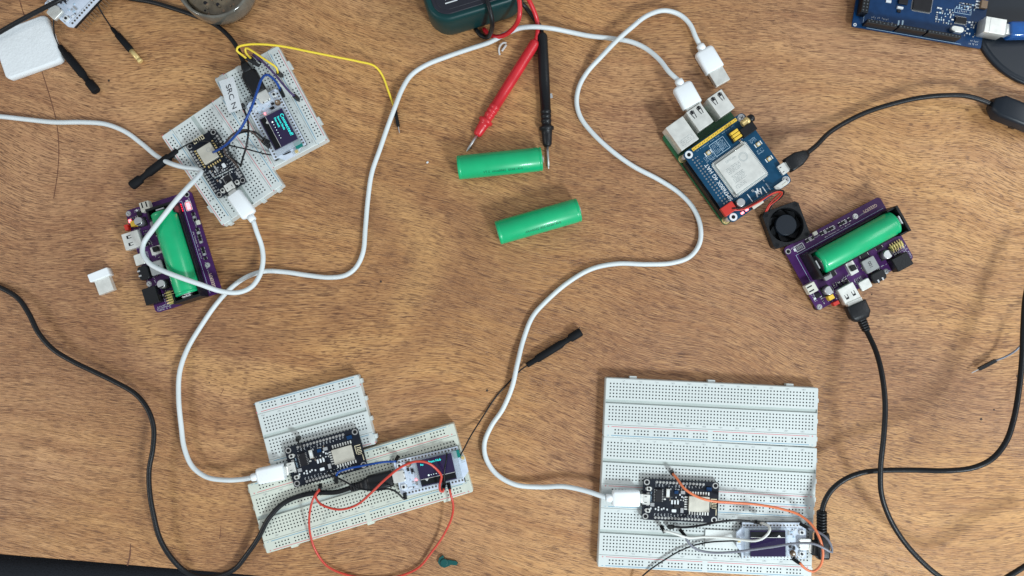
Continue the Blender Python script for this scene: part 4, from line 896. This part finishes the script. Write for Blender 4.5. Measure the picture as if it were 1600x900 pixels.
# W3
q = P(960, 412, 0)
c3 = thing('usb_cable', 'white cable with a loose bare metal plug, running to the stack of three breadboards', 'cable', q.x, q.y, 0, group=WG)
e2 = usb_a(c3, (1117, 110), (1098, 78), 4.2, 'white_plastic', 15.4, 7.6, 'tin', 12.2, True)
_, _, e3 = micro_plug(c3, (999, 778.5), (956, 778), 14.6, 14)
cord(c3, [e2]+PP([(1087, 58, 4), (1078, 38, 4), (1062, 23, 4), (1037, 16.5, 6), (1010, 25, 8), (988, 42, 9), (965, 62, 9.5), (940, 88, 7), (918, 112, 3), (905, 135, 2.4), (901, 160, 2.4), (907, 183, 2.4), (925, 207, 2.4), (955, 235, 2.4), (990, 260, 2.4), (1030, 281, 2.4), (1062, 302, 2.4), (1083, 325, 2.4), (1094, 352, 2.4), (1093, 380, 2.4), (1078, 401, 2.4), (1050, 411, 2.4), (1010, 413, 2.4), (965, 412, 2.4), (925, 420, 2.4), (888, 441, 2.4), (852, 472, 2.4), (832, 495, 2.4), (818, 530, 2.8), (808, 570, 4.5), (800, 605, 4), (785, 640, 3), (768, 665, 3), (757, 692, 3), (759, 715, 3.5), (775, 740, 4), (805, 757, 5), (845, 761, 6), (880, 760, 8), (915, 767, 11)])+[e3], WR, 'white_rubber')
# black cables
BG = 'black usb cables and cords on the desk'; KR = 1.8
q = P(350, 60, 0)
k1 = thing('usb_cable', 'black cable from the top left, plugged into the bright cyan display board', 'cable', q.x, q.y, 0, group=BG)
A, Bq, e = micro_plug(k1, (405.5, 146), (388.5, 113), 14.5, 13, 'black_plastic', 12.4, 7, False)
d = (Bq-A).normalized(); b = B(); b.obox(Bq-d*.5, Bq+d*9, [(0, 7.5, 6), (.5, 7, 6), (1, 4.6, 4.4)], 'black_plastic', r=1.5); b.build('strain_relief', k1)
cord(k1, [Bq+d*7]+PP([(369, 72, 10), (355, 54, 7), (335, 38, 4), (305, 25, 2.2), (270, 13, 2.2), (235, 3, 2.2), (200, -3, 2.2), (165, -14, 4), (135, -18, 9), (112, -10, 16), (95, -1, 21), (60, 17, 21), (28, 34, 19), (0, 50, 17), (-60, 85, 12)]), KR, 'black_rubber')
q = P(235, 700, 0)
k2 = thing('usb_cable', 'black cable sweeping from the left edge to the long cream breadboard', 'cable', q.x, q.y, 0, group=BG)
A, Bq, e = micro_plug(k2, (613, 747), (574, 756), 13.5, 13.5, 'black_plastic', 12, 7, False)
d = (Bq-A).normalized(); b = B(); b.obox(Bq-d*.5, Bq+d*6, [(0, 9.5, 6.5), (1, 6.2, 5.6)], 'black_plastic', r=1.5)
for k in range(4): b.obox(Bq+d*(5.5+k*1.9), Bq+d*(6.8+k*1.9), [(0, 6.0, 5.6), (1, 6.0, 5.6)], 'black_plastic', r=1.5)
b.obox(Bq+d*5, Bq+d*13, [(0, 5, 4.8), (1, 4.6, 4.6)], 'black_rubber', r=1.5); b.build('strain_relief', k2)
cord(k2, [Bq+d*12]+PP([(525, 769, 12.5), (495, 770, 12), (468, 775, 12), (442, 787, 12), (420, 810, 11.5), (404, 840, 8), (386, 866, 5), (368, 888, 3), (345, 899, 2.2), (315, 902, 2.2), (290, 893, 3), (268, 872, 6), (250, 842, 8), (240, 805, 10), (234, 770, 11), (233, 735, 11), (239, 700, 11), (240, 668, 10), (231, 640, 9), (212, 616, 8), (180, 597, 7), (145, 580, 7), (112, 564, 8), (82, 545, 8), (60, 520, 8), (45, 490, 7), (28, 466, 5), (0, 449, 3), (-60, 425, 2.2)]), KR+.1, 'black_rubber')
q = P(1380, 740, 0)
k3 = thing('usb_cable', 'black cable from the unlit purple board running down to the bottom edge', 'cable', q.x, q.y, 0, group=BG)
A = P(1335, 474, 12); Bq = P(1346, 499, 12); d = (Bq-A).normalized()
b = B(); b.obox(A, Bq, [(0, 15.5, 8), (.05, 16, 8.4), (.7, 16, 8.4), (1, 11, 7)], 'black_plastic', r=2, n=4); pl = b.build('plug', k3)
b = B(); b.obox(A-d*2.5, A+d*.5, [(0, 12, 4.5), (1, 12, 4.5)], 'tin', r=.3); s_ = b.build('metal_shell', k3); s_.parent = pl
b = B()
for k in range(5): b.obox(Bq+d*(-.5+k*2.0), Bq+d*(1.0+k*2.0), [(0, 6.4-k*.25, 5.8), (1, 6.4-k*.25, 5.8)], 'black_plastic', r=1.6)
b.obox(Bq-d*.5, Bq+d*10, [(0, 5, 4.6), (1, 4.4, 4.4)], 'black_rubber', r=1.5); b.build('strain_relief', k3)
cord(k3, [Bq+d*8]+PP([(1369, 550, 24), (1378, 585, 32), (1383, 630, 37), (1381, 680, 38), (1376, 730, 35), (1377, 770, 32), (1388, 805, 29), (1408, 840, 27), (1435, 872, 27), (1470, 902, 28), (1510, 922, 30), (1550, 915, 32), (1580, 898, 33), (1612, 878, 33), (1660, 850, 30)]), KR+.1, 'black_rubber')
q = P(1450, 735, 0)
k4 = thing('usb_cable', 'black cable along the right edge, bent plug at the unlit display board', 'cable', q.x, q.y, 0, group=BG)
b = B(); b.obox(P(1284, 832, 15), P(1285, 872, 15), [(0, 8.6, 8), (.1, 9.4, 9), (.9, 9.4, 9), (1, 8.6, 8)], 'black_plastic', r=1.8); b.obox(P(1283, 857, 15), P(1269, 855.5, 15), [(0, 11, 7.4), (1, 10.6, 7)], 'black_plastic', r=1.4)
pl = b.build('plug', k4)
b = B(); b.obox(P(1270, 855.5, 15), P(1264, 855, 15), [(0, 8.4, 2.6), (1, 8.4, 2.6)], 'tin', r=.8); s_ = b.build('metal_tip', k4); s_.parent = pl
b = B(); A = P(1284, 834, 15); Bq = P(1284, 798, 19); d = (Bq-A).normalized(); L_ = (Bq-A).length
for k in range(8): b.lathe(A+d*(k*L_/8), A+d*(k*L_/8+L_/8*.66), [(0, 3.5), (.2, 3.8), (.8, 3.8), (1, 3.5)], 'black_plastic', 14)
b.lathe(A, Bq, [(0, 3.0), (1, 2.6)], 'black_rubber', 14); b.build('strain_relief', k4)
cord(k4, [Bq-d*2]+PP([(1288, 785, 19), (1300, 765, 20), (1322, 748, 21), (1350, 738, 23), (1380, 735, 26), (1430, 734.5, 31), (1480, 735.5, 38), (1520, 731, 42), (1550, 717, 44), (1572, 690, 44), (1584, 655, 42), (1592, 610, 38), (1597, 560, 33), (1599, 510, 29), (1603, 460, 25), (1620, 400, 20)]), KR+.15, 'black_rubber')
q = P(1450, 152, 0)
k5 = thing('switch_cable', 'black cable with an inline switch, plugged into the blue modem board', 'cable', q.x, q.y, 0, group=BG)
A = frH.W(31.0, husb, HZ+3.1); Bq = P(1261, 239.5, 18); d = (Bq-A).normalized()
b = B(); b.obox(A, Bq, [(0, 8.6, 6), (.04, 11.6, 7), (.5, 11.6, 7), (.85, 7.6, 6), (1, 5, 4.6)], 'black_plastic', r=1.6); pl = b.build('plug', k5)
b = B(); b.obox(A-d*3, A+d*.5, [(0, 6.6, 1.8), (1, 6.6, 1.8)], 'tin', r=.3); s_ = b.build('metal_tip', k5); s_.parent = pl
cord(k5, [Bq-d*1]+PP([(1275, 228, 14), (1295, 208, 9), (1320, 192, 6), (1355, 175, 6), (1400, 161, 8), (1440, 152.5, 10), (1480, 149, 12), (1510, 150, 12), (1535, 157, 11), (1556, 166, 10)]), 1.9, 'black_rubber')
b = B(); A = P(1547, 163, 10); Bq = P(1640, 200, 9); b.obox(A, Bq, [(0, 9, 8), (.03, 11, 10), (.14, 17.5, 14), (.85, 17.5, 14), (1, 9, 8)], 'base_black', r=3.2, n=5); sw = b.build('switch_body', k5)
b = B(); q = P(1584, 196, 6); b.rr(q.x, q.y, 5.0, 4.0, 3, 7.5, 'black_plastic', r=.6, c=.4, ang=R(-20)); s_ = b.build('slider', k5)
s_.parent = sw; s_.matrix_parent_inverse = Matrix()
# ================================================================== MULTIMETER
q = P(707, 57, 0)
frMM = Fr((-37, -65), (683, 62), (37, -65), (822, 20), 0, 0); frMM.s = 1.0
mm = fthing('multimeter', 'dark green multimeter with a black face, cut off by the top edge', 'multimeter', frMM)
b = B(); o = lambda w_, h_, r_, z_: [(x, y, z_) for x, y in B.outline(w_, h_, r_, 8)]
b.loft([o(68, 126, 13, 0), o(73, 131, 15, 2.5), o(76, 134, 16, 9), o(76, 134, 16, 28), o(74.6, 132.6, 15.5, 32.5), o(72, 130, 14.5, 34.6), o(69, 127, 13.5, 35.0), o(67, 125, 12.5, 34.2)], 'meter_green', True)
b.build('holster', mm, local=True)
b = B(); b.rr(0, 0, 65.5, 123.5, 30, 34.9, 'meter_face', r=11.5, c=.5, n=8); b.rr(0, 0, 60, 117, 34.9, 35.3, 'meter_face', r=9, c=.3, n=8); b.build('face', mm, local=True)
b = B(); u, v = frMM.L(706, 2, 35.4); b.rr(u-.5, v-.2, 9.4, .8, 35.31, 35.36, 'silk'); b.build('printed_line', mm, local=True)
text('face_print', 'V~ OFF', 4.0, (u, v+3.2, 35.32), 0, 'silk', mm, .8)
b = B(); b.rr(0, 30, 50, 28, 35.31, 36, 'ferrite', r=2, c=.3); b.build('screen', mm, local=True)
b = B(); b.cyl(0, -8, 17, 35.31, 39, 'black_plastic', 40, c=1); b.rr(0, -8, 4, 32, 39, 41, 'meter_face', r=1.5, c=.4); b.build('selector_dial', mm, local=True)
PG = 'multimeter probes on the desk'
def probe(label, m, top, tip, zt, z1, lead, lm, flr):
    A, T = P(*top, zt), P(*tip, z1); t = thing('test_probe', label, 'test probe', T.x, T.y, 0, group=PG); L_ = (T-A).length
    b = B(); d = (T-A).normalized(); body = A+d*(L_*flr[2])
    f = flr[0]/flr[2]; prof = [(0, 2.6), (.01, 3.4), (.03, 4.1), (.42, 4.2)]
    for k in range(3): prof += [(f-.16+.04*k, 4.0-.1*k), (f-.158+.04*k, 4.3-.1*k), (f-.135+.04*k, 4.3-.1*k), (f-.133+.04*k, 3.9-.1*k)]
    prof += [(f-.02, 3.8), (f-.012, 5.8), (f+.012, 5.8), (f+.02, 4.4), (.9, 4.0), (.98, 3.5), (1, 2.4)]
    b.lathe(A, body, prof, m, 20); b.build('handle', t)
    b = B(); b.lathe(body-d*.5, T, [(0, 1.05), (.82, 1.0), (.97, .5), (1, .1)], 'steel', 12); b.build('metal_tip', t)
    cord(t, [A+d*1]+lead, 1.75, lm, 'lead', 12); return t
probe('red test probe leaning down to the loose battery below the multimeter', 'probe_red', (838, 64), (729, 237), 5.5, 1.5,
      PP([(840, 50, 6), (839, 32, 8), (833, 14, 14), (824, -4, 22), (816, -14, 36), (811, -6, 40), (812.5, 12, 38), (811, 28, 34), (803, 43, 22), (790, 54, 12), (776, 57.5, 7), (763, 53, 4), (756, 45, 2)]), 'probe_red', (.725, 0, .855))
probe('black test probe standing straight beside the end of the loose battery', 'black_plastic', (847, 52), (857, 264), 5.5, 1.5,
      PP([(844, 42, 3), (833, 27, 2), (822, 12, 3), (812, 2, 8), (795, -12, 30), (775, -14, 39.5), (761, -6, 39), (765, 14, 38), (769, 33, 32), (767, 50, 16), (760, 58.5, 5), (751, 55, 3), (743, 45, 2)]), 'black_rubber', (.70, 0, .835))
# ================================================================== JUMPER WIRES
JG = 'thin jumper wires'
def jumper(label, m, ends, pts, r=.68, pins=True):
    """ends = list of (wire-side pixel+z, far pixel+z, pin length)"""
    q = P(*ends[0][1]) if ends else P(*pts[0]); t = thing('jumper_wire', label, 'wire', q.x, q.y, max(0, q.z-1.4) if ends and ends[0][1][2] < 5 else 8.5, group=JG)
    for a, f, pl in ends:
        A, F_ = P(*a), P(*f); d = (F_-A).normalized()
        b = B(); b.obox(A, F_, [(0, 2.2, 2.2), (.04, 2.5, 2.5), (.96, 2.5, 2.5), (1, 2.2, 2.2)], 'black_plastic')
        h = b.build('end_housing', t)
        if pl: b = B(); b.obox(F_-d*.3, F_+d*pl, [(0, .64, .64), (.9, .6, .6), (1, .3, .3)], 'steel'); s_ = b.build('pin', t); s_.parent = h
    cord(t, PP(pts), r, m, 'wire', 8); return t
jumper('long yellow wire ending loose by the white cable, metal pin bare', 'wire_yellow', [((617.5, 171, 1.6), (622.5, 198, 1.4), 5), ((384, 90, 20), (405, 103, 11), 0)],
       [(385, 91, 20), (377, 85, 22), (370, 79, 24), (372, 73.5, 25), (388, 69.5, 25), (415, 69.5, 25), (445, 73, 24), (480, 80, 22), (520, 88, 17), (560, 96, 11), (585, 103, 8), (597, 117, 5), (607, 143, 3), (614, 162, 2), (618, 173, 1.6)], .85)
jumper('short yellow wire bridging two spots beside the bright cyan display', 'wire_yellow', [((433.5, 113, 19), (441, 119, 9), 0), ((391, 90, 19), (398, 97, 11), 0)],
       [(392, 91, 19), (384, 82, 23), (384, 75, 24), (393, 79, 25), (408, 89, 25), (423, 99, 24), (432, 106, 22), (434, 114, 19)], .8)
jumper('dark purple wire lying along the right side of the cyan display', 'wire_purple', [((459, 149, 17), (466.5, 156, 9.5), 0), ((396, 85, 20), (408, 97, 12), 0)],
       [(404, 94, 17), (396, 85, 22), (398, 84.5, 23), (412, 98, 22), (425, 111, 22), (440, 129, 21), (452, 143, 19), (460, 150, 17)], .85)
jumper('blue wire arching from the small black board to the cyan display', 'wire_blue', [((437, 138, 22), (443.5, 151, 15), 0)],
       [(333, 238, 17), (343, 233, 22), (360, 220, 34), (378, 198, 44), (392, 170, 48), (402, 142, 46), (409, 123, 42), (416, 116.5, 38), (426, 122, 32), (434, 132, 25), (438, 141, 21)], .95)
jumper('black wire crossing from the small black board to below the paper tag', 'black_rubber', [((381, 170, 20), (379, 163, 12), 0)],
       [(376, 260, 15), (380, 245, 22), (385, 228, 28), (388, 206, 30), (387, 188, 27), (383, 176, 22), (380, 166, 17)], .75)
jumper('dark brown wire arching left of the display to the small black board', 'brown_wire', [((410, 221, 20), (422, 231, 11), 0)],
       [(373, 262, 15), (364, 251, 18), (353, 242, 22), (350, 231, 25), (357, 217, 28), (370, 206, 29), (385, 203, 29), (396, 208, 26), (404, 216, 23), (411, 222, 20)], .8)
jumper('black wire close to the dark brown one, ending lower left of the cyan display', 'black_rubber', [((412, 217, 20), (426, 226, 11), 0)],
       [(376, 258, 14), (362, 246, 17), (356, 235, 20), (359, 222, 23), (372, 209, 26), (386, 205.5, 26), (398, 206, 24), (406, 212, 22), (413, 218, 20)], .75)
jumper('short blue wire from the lower left black board to the cream board display', 'wire_blue', [((618, 721, 16), (622, 713, 11), 0), ((525, 744, 15), (526, 754, 9), 0)],
       [(525, 745, 17), (528, 738, 19), (545, 732, 20), (570, 727, 20), (598, 722, 19), (619, 721, 17)], .85)
jumper('black wire running beside the thick black plug on the cream breadboard', 'black_rubber', [((633, 779, 17), (633, 768, 10), 0)],
       [(512, 738, 15), (522, 744, 18), (540, 753, 20), (560, 763, 22), (585, 766, 22), (608, 764, 21), (620, 769, 20), (629, 778, 18), (633, 780, 17)], .7)
jumper('tiny black wire end at the upper edge of the lower left black board', 'black_rubber', [((464, 688, 17), (468, 683, 10), 0)],
       [(464, 686, 17), (467, 692, 19), (472, 699, 17), (475, 704, 14.5)], .6)
jumper('black wire lying across the lit screen beside the red wire', 'black_rubber', [((694, 752, 20), (691, 765, 10), 0)],
       [(698, 708, 19), (697.5, 718, 22), (695, 732, 24), (694, 745, 22), (694, 754, 20)], .6)
jumper('red wire making the big loop past the bottom edge of the cream breadboard', 'wire_red', [((499.5, 764, 19), (501, 757, 11), 0), ((702.5, 764, 18), (700, 750, 11), 0)],
       [(499, 764, 19), (490, 778, 22), (484, 800, 20), (484, 830, 14), (493, 860, 8), (512, 885, 4), (545, 899, 2), (590, 905, 2), (628, 899, 2), (655, 886, 2), (675, 862, 3), (692, 838, 5), (706, 808, 10), (708, 788, 15), (704, 772, 18), (702.5, 764, 18)], .85)
jumper('red wire arching over the lit screen on the cream breadboard', 'wire_red', [((693, 764, 19), (695, 752, 11), 0)],
       [(499, 766, 18), (493, 774, 20), (498, 785, 21), (513, 793, 22), (533, 796, 23), (557, 789, 25), (580, 770, 30), (603, 748, 34), (628, 729, 35), (650, 721, 34), (668, 723, 32), (683, 734, 28), (690, 745, 24), (687, 757, 22), (688, 767, 20), (692, 768, 19), (693, 763, 19)], .9)
jumper('orange wire curving over the lower right black board to the unlit display', 'wire_orange', [((1051, 740, 14.5), (1049, 737, 8.6), 0), ((1250, 880.5, 18), (1239, 873, 12), 0)],
       [(1051, 740, 14.5), (1058, 748, 17), (1068, 762, 21), (1085, 774, 22), (1108, 782, 22), (1140, 785, 18), (1180, 788, 17), (1220, 795, 18), (1250, 805, 20), (1270, 822, 24), (1281, 842, 27), (1286, 865, 24), (1281, 885, 20), (1270, 893, 18), (1259, 889, 18), (1249, 879, 18)], .95)
jumper('black wire above the unlit display, its left end in the breadboard', 'black_rubber', [((1053, 823, 17), (1044, 823, 10), 0), ((1181, 815, 19), (1197, 819, 17), 0)],
       [(1052, 823, 17), (1070, 824, 19), (1095, 821, 21), (1120, 816, 22), (1150, 813, 22), (1172, 815, 20), (1182, 816, 19)], .85)
jumper('white wire looping over the unlit display', 'wire_white', [((1038, 831, 17), (1033, 822, 10), 0), ((1190, 817, 20), (1178, 815, 17), 0)],
       [(1037, 829, 17), (1052, 833, 18), (1075, 840, 17), (1100, 839, 17), (1130, 840, 19), (1155, 843, 22), (1180, 845, 26), (1195, 839, 28), (1203, 828, 28), (1200, 821, 25), (1188, 817, 20)], .95)
jumper('grey wire sagging across the unlit display and round the bent plug', 'wire_grey', [((1071, 838, 17), (1063, 828, 10), 0), ((1264, 826, 20), (1250, 818, 15), 0)],
       [(1070, 837, 17), (1076, 848, 17), (1088, 858, 17), (1108, 863, 17.5), (1140, 863, 20), (1175, 859, 22), (1210, 854, 24), (1245, 849, 27), (1272, 850, 29), (1290, 858, 29), (1300, 863, 28), (1298, 851, 27), (1290, 839, 25), (1278, 831, 22), (1262, 825, 20)], .9)
jumper('loose grey wire with a bare pin near the right edge of the desk', 'wire_grey', [((1556, 563, 5), (1529, 577, 4), 6)],
       [(1554, 564, 5), (1572, 557, 8), (1588, 547, 12), (1600, 534, 15), (1640, 500, 18)], .8)
# ================================================================== ANTENNAS
AG = 'small black stub antennas on thin coaxial leads'
def antenna(label, lead, a, c, z=3.4, gold=False, sc=1.0):
    A, Cq = P(*a, z), P(*c, z); t = thing('antenna', label, 'antenna', A.x, A.y, 0, group=AG)
    b = B()
    if gold: b.lathe(A, Cq, [(0, 1.0), (.1, 1.6), (.3, 1.7), (.32, 2.5), (.95, 2.7), (1, 2.4)], 'black_matte', 16)
    else: b.lathe(A, Cq, [(0, 1.6*sc), (.02, 2.1*sc), (.17, 2.1*sc), (.19, 3.0*sc), (.62, 3.1*sc), (.68, 2.2*sc), (.78, 2.2*sc), (.80, 3.3*sc), (.98, 3.4*sc), (1, 2.9*sc)], 'black_matte', 18)
    b.build('sleeve', t)
    if gold:
        d = (Cq-A).normalized(); b = B(); b.lathe(Cq-d*.5, Cq+d*12, [(0, 2.0), (.72, 2.0), (.73, 1.8), (.80, 1.8), (.81, 2.15), (.98, 2.15), (1, 1.6)], 'gold', 18); b.build('gold_tip', t)
    cord(t, PP(lead), .55, 'black_rubber', 'lead', 8); return t
antenna('black stub antenna beside the white foam block at top left', [(84, 24, 8), (84, 45, 5), (87, 62, 4), (94, 74, 3.4)], (93, 72), (151, 143), sc=1.05)
antenna('thin black antenna with a gold tip at top left', [(150, 2, 9), (158, 18, 5), (168, 34, 3), (176, 46, 3)], (174, 43), (205, 79), z=2.8, gold=True)
antenna('black stub antenna crossing the white cable left of the small breadboard', [(454, 237, 14), (440, 242.5, 12), (420, 241.5, 12), (385, 233, 15), (352, 226, 17), (325, 221, 17.5), (305, 221, 16), (290, 227, 12), (276, 236, 8)], (278, 235), (205, 291), z=8, sc=1.08)
antenna('black stub antenna on the bare wood at the middle, lead under the white cable', [(718, 713, 13), (724, 703, 12), (735, 682, 7), (752, 655, 2), (775, 620, .7), (800, 592, .7), (815, 577, 2), (824, 571, 3.2)], (823, 571), (908, 518))
frl = B(); frl.tube(PP([(1153, 845, 14.5), (1135, 845.5, 13), (1110, 847, 11), (1085, 852, 10), (1060, 862, 10.4), (1035, 877, 10.4), (1012, 893, 9.6), (995, 910, 5), (975, 940, .8)]), .6, 'black_rubber', 8)
q = P(1100, 850, 9); tag(frl.build('antenna_lead', loc=(q.x, q.y, 9)), 'thin black coaxial lead leaving the unlit display towards the bottom edge', 'wire')
# ================================================================== SMALL THINGS
# foam
def ppoly(pts, z): return [(P(x, y, z).x, P(x, y, z).y) for x, y in pts]
c_ = P(40, 75, 0); q = ppoly([(-20, 57), (69, 24), (98, 84), (12, 127)], 6.8)
b = B(); A = Vector(q[0]); w1 = (Vector(q[1])-A).length; h1 = (Vector(q[3])-A).length; ang = math.atan2(q[1][1]-q[0][1], q[1][0]-q[0][0]); cc = sum((Vector(p) for p in q), Vector((0, 0)))/4
ca, sa = math.cos(ang), math.sin(ang)
def frng(z, ins):
    out = []; rnd = random.Random(3)
    for i, (x, y) in enumerate(B.outline(w1*.97-2*ins, h1-2*ins, 3.5, 5)):
        j = rnd.uniform(-.35, .35); x += j; y += rnd.uniform(-.35, .35); out.append((cc.x+ca*x-sa*y, cc.y+sa*x+ca*y, z))
    return out
b.loft([frng(0, .8), frng(.7, .1), frng(4.6, 0), frng(6.1, .5), frng(6.8, 1.5)], 'foam', True)
tag(b.build('foam_block', loc=(c_.x, c_.y, 0)), 'white foam pad with ragged edges lying at the left edge', 'foam')
# loose usb connector
frK = Fr((0, -6), (165, 453), (0, 8), (153, 421), 5, 0); frK.s = 1.0
t = fthing('usb_adapter', 'small white and metal usb connector lying alone at the left', 'connector', frK)
b = B(); b.rr(0, -3.4, 12, 12, 0.4, 5.0, 'tin', r=.3, c=.2); b.build('metal_shell', t, local=True)
b = B(); b.rr(-.2, 5.2, 16.2, 6.4, 0, 7.2, 'white_plastic', r=.8, c=.5); b.build('cap', t, local=True)
# paper tag
pa = [P(342, 127, 16), P(364.5, 119.5, 22), P(378, 170, 22), P(357.5, 177, 16)]
t = thing('paper_tag', 'white paper tag with printed letters flagged onto the black cable', 'label', pa[0].x, pa[0].y, 12)
b = B(); n_ = (pa[1]-pa[0]).cross(pa[3]-pa[0]).normalized()
if n_.z < 0: n_ = -n_
lo = [p-n_*.15 for p in pa]; b.loft([lo, pa] if (pa[1]-pa[0]).cross(pa[2]-pa[1]).z > 0 else [lo[::-1], pa[::-1]], 'paper', False)
cr = P(381, 108, 13); b.build('paper', t)
tx = text('printed_letters', 'SRC N', 7.0, (0, 0, 0), 0, 'ink', t, 1.0)
xd = ((pa[3]-pa[0])+(pa[2]-pa[1])).normalized(); yd = n_.cross(xd); cen = (pa[0]+pa[1]+pa[2]+pa[3])/4+xd*1.5
mat4 = Matrix(((xd.x, yd.x, n_.x, 0), (xd.y, yd.y, n_.y, 0), (xd.z, yd.z, n_.z, 0), (0, 0, 0, 1)))
tx.matrix_local = Matrix.Translation(((cen-Vector((pa[0].x, pa[0].y, 12)))+n_*.05)/1000) @ mat4
# tape pad under the unlit display
frT = Fr((-14, 7), (1103, 827), (14, 7), (1160, 829.5), 9.4, 8.55); frT.s = 1.0
b = B(); b.rr(0, 0, 28.4, 13.6, 0, .9, 'tape', r=.6, c=.1); o_ = b.build('tape_pad'); o_.location = (frT.x/1000, frT.y/1000, .0086); o_.rotation_euler = (0, 0, frT.a)
tag(o_, 'flat white adhesive pad on the breadboard left of the unlit display', 'adhesive pad')
# jar at top
q = P(334, -30, 18)
t = thing('glass_jar', 'shallow round glass jar with murky brown contents cut off by the top edge', 'jar', q.x, q.y, 0)
r_ = (P(334, 30, 18)-q).length
b = B(); b.lathe((q.x, q.y, 0), (q.x, q.y, 20), [(0, r_*.86), (.08, r_*.95), (.35, r_), (.7, r_*1.0), (.92, r_*.985), (1, r_*.96), (1, r_*.925), (.9, r_*.895), (.5, r_*.875), (.2, r_*.86)], 'ceramic_rim', 72); b.build('glass_wall', t)
b = B(); b.lathe((q.x, q.y, 4), (q.x, q.y, 13), [(0, r_*.85), (.85, r_*.865), (1, r_*.80)], 'jar_fill', 64)
rnd = random.Random(9)
for k in range(60):
    a = rnd.uniform(3.4, 6.1); rr_ = r_*rnd.uniform(.35, .84); b.cyl(q.x+rr_*math.cos(a), q.y+rr_*math.sin(a), rnd.uniform(.4, 1.5), 12.6, 13+rnd.uniform(.1, .9), rnd.choice(('jar_fill', 'chip', 'smd_brown')), 7, c=.1)
b.build('contents', t)
# plastic curl, green clip, crumbs
q = P(785, 76, 0); b = B()
b.tube(PP([(791, 67, 1.2), (786, 67, 2.4), (781, 72, 2.2), (779.5, 79, 1.2), (781, 86, .7)]), .8, 'clear_scrap', 6); b.tube(PP([(791, 70, 1), (787, 76, 1), (784, 80, .7)]), .9, 'clear_scrap', 6)
tag(b.build('plastic_curl', loc=(q.x, q.y, 0)), 'curled clear plastic offcut between the multimeter and the red probe', 'scrap')
q = P(698, 879, 0); b = B(); pts = []
for (x, y) in ((692, 868), (686, 872), (684, 879), (688, 885), (694, 887.5), (701, 885), (705, 882.5), (713, 884), (715.5, 880), (712, 877), (705, 876), (698, 875), (694, 874), (693, 870)): pts.append((P(x, y, 2).x, P(x, y, 2).y))
b.poly(pts, 0, 1.8, 'teal_plastic'); o1 = P(694, 879, 2); b.cyl(o1.x, o1.y, 3.0, 1.8, 2.8, 'teal_plastic', 16, c=.5)
tag(b.build('plastic_clip', loc=(q.x, q.y, 0)), 'small dark teal plastic clip near the bottom edge', 'clip')
q = P(668, 254, 0); b = B(); b.rr(q.x, q.y, 1.8, 1.2, 0, .8, 'silk', r=.4, ang=.5); tag(b.build('white_crumb', loc=(q.x, q.y, 0)), 'tiny white crumb on the wood left of the loose batteries', 'crumb')
q = P(861, 150, 0); b = B(); b.rr(q.x, q.y, 2.2, 3.6, 0, .7, 'clear_scrap', r=.5, ang=.2); tag(b.build('clear_crumb', loc=(q.x, q.y, 0)), 'tiny clear scrap right beside the black probe handle', 'crumb')
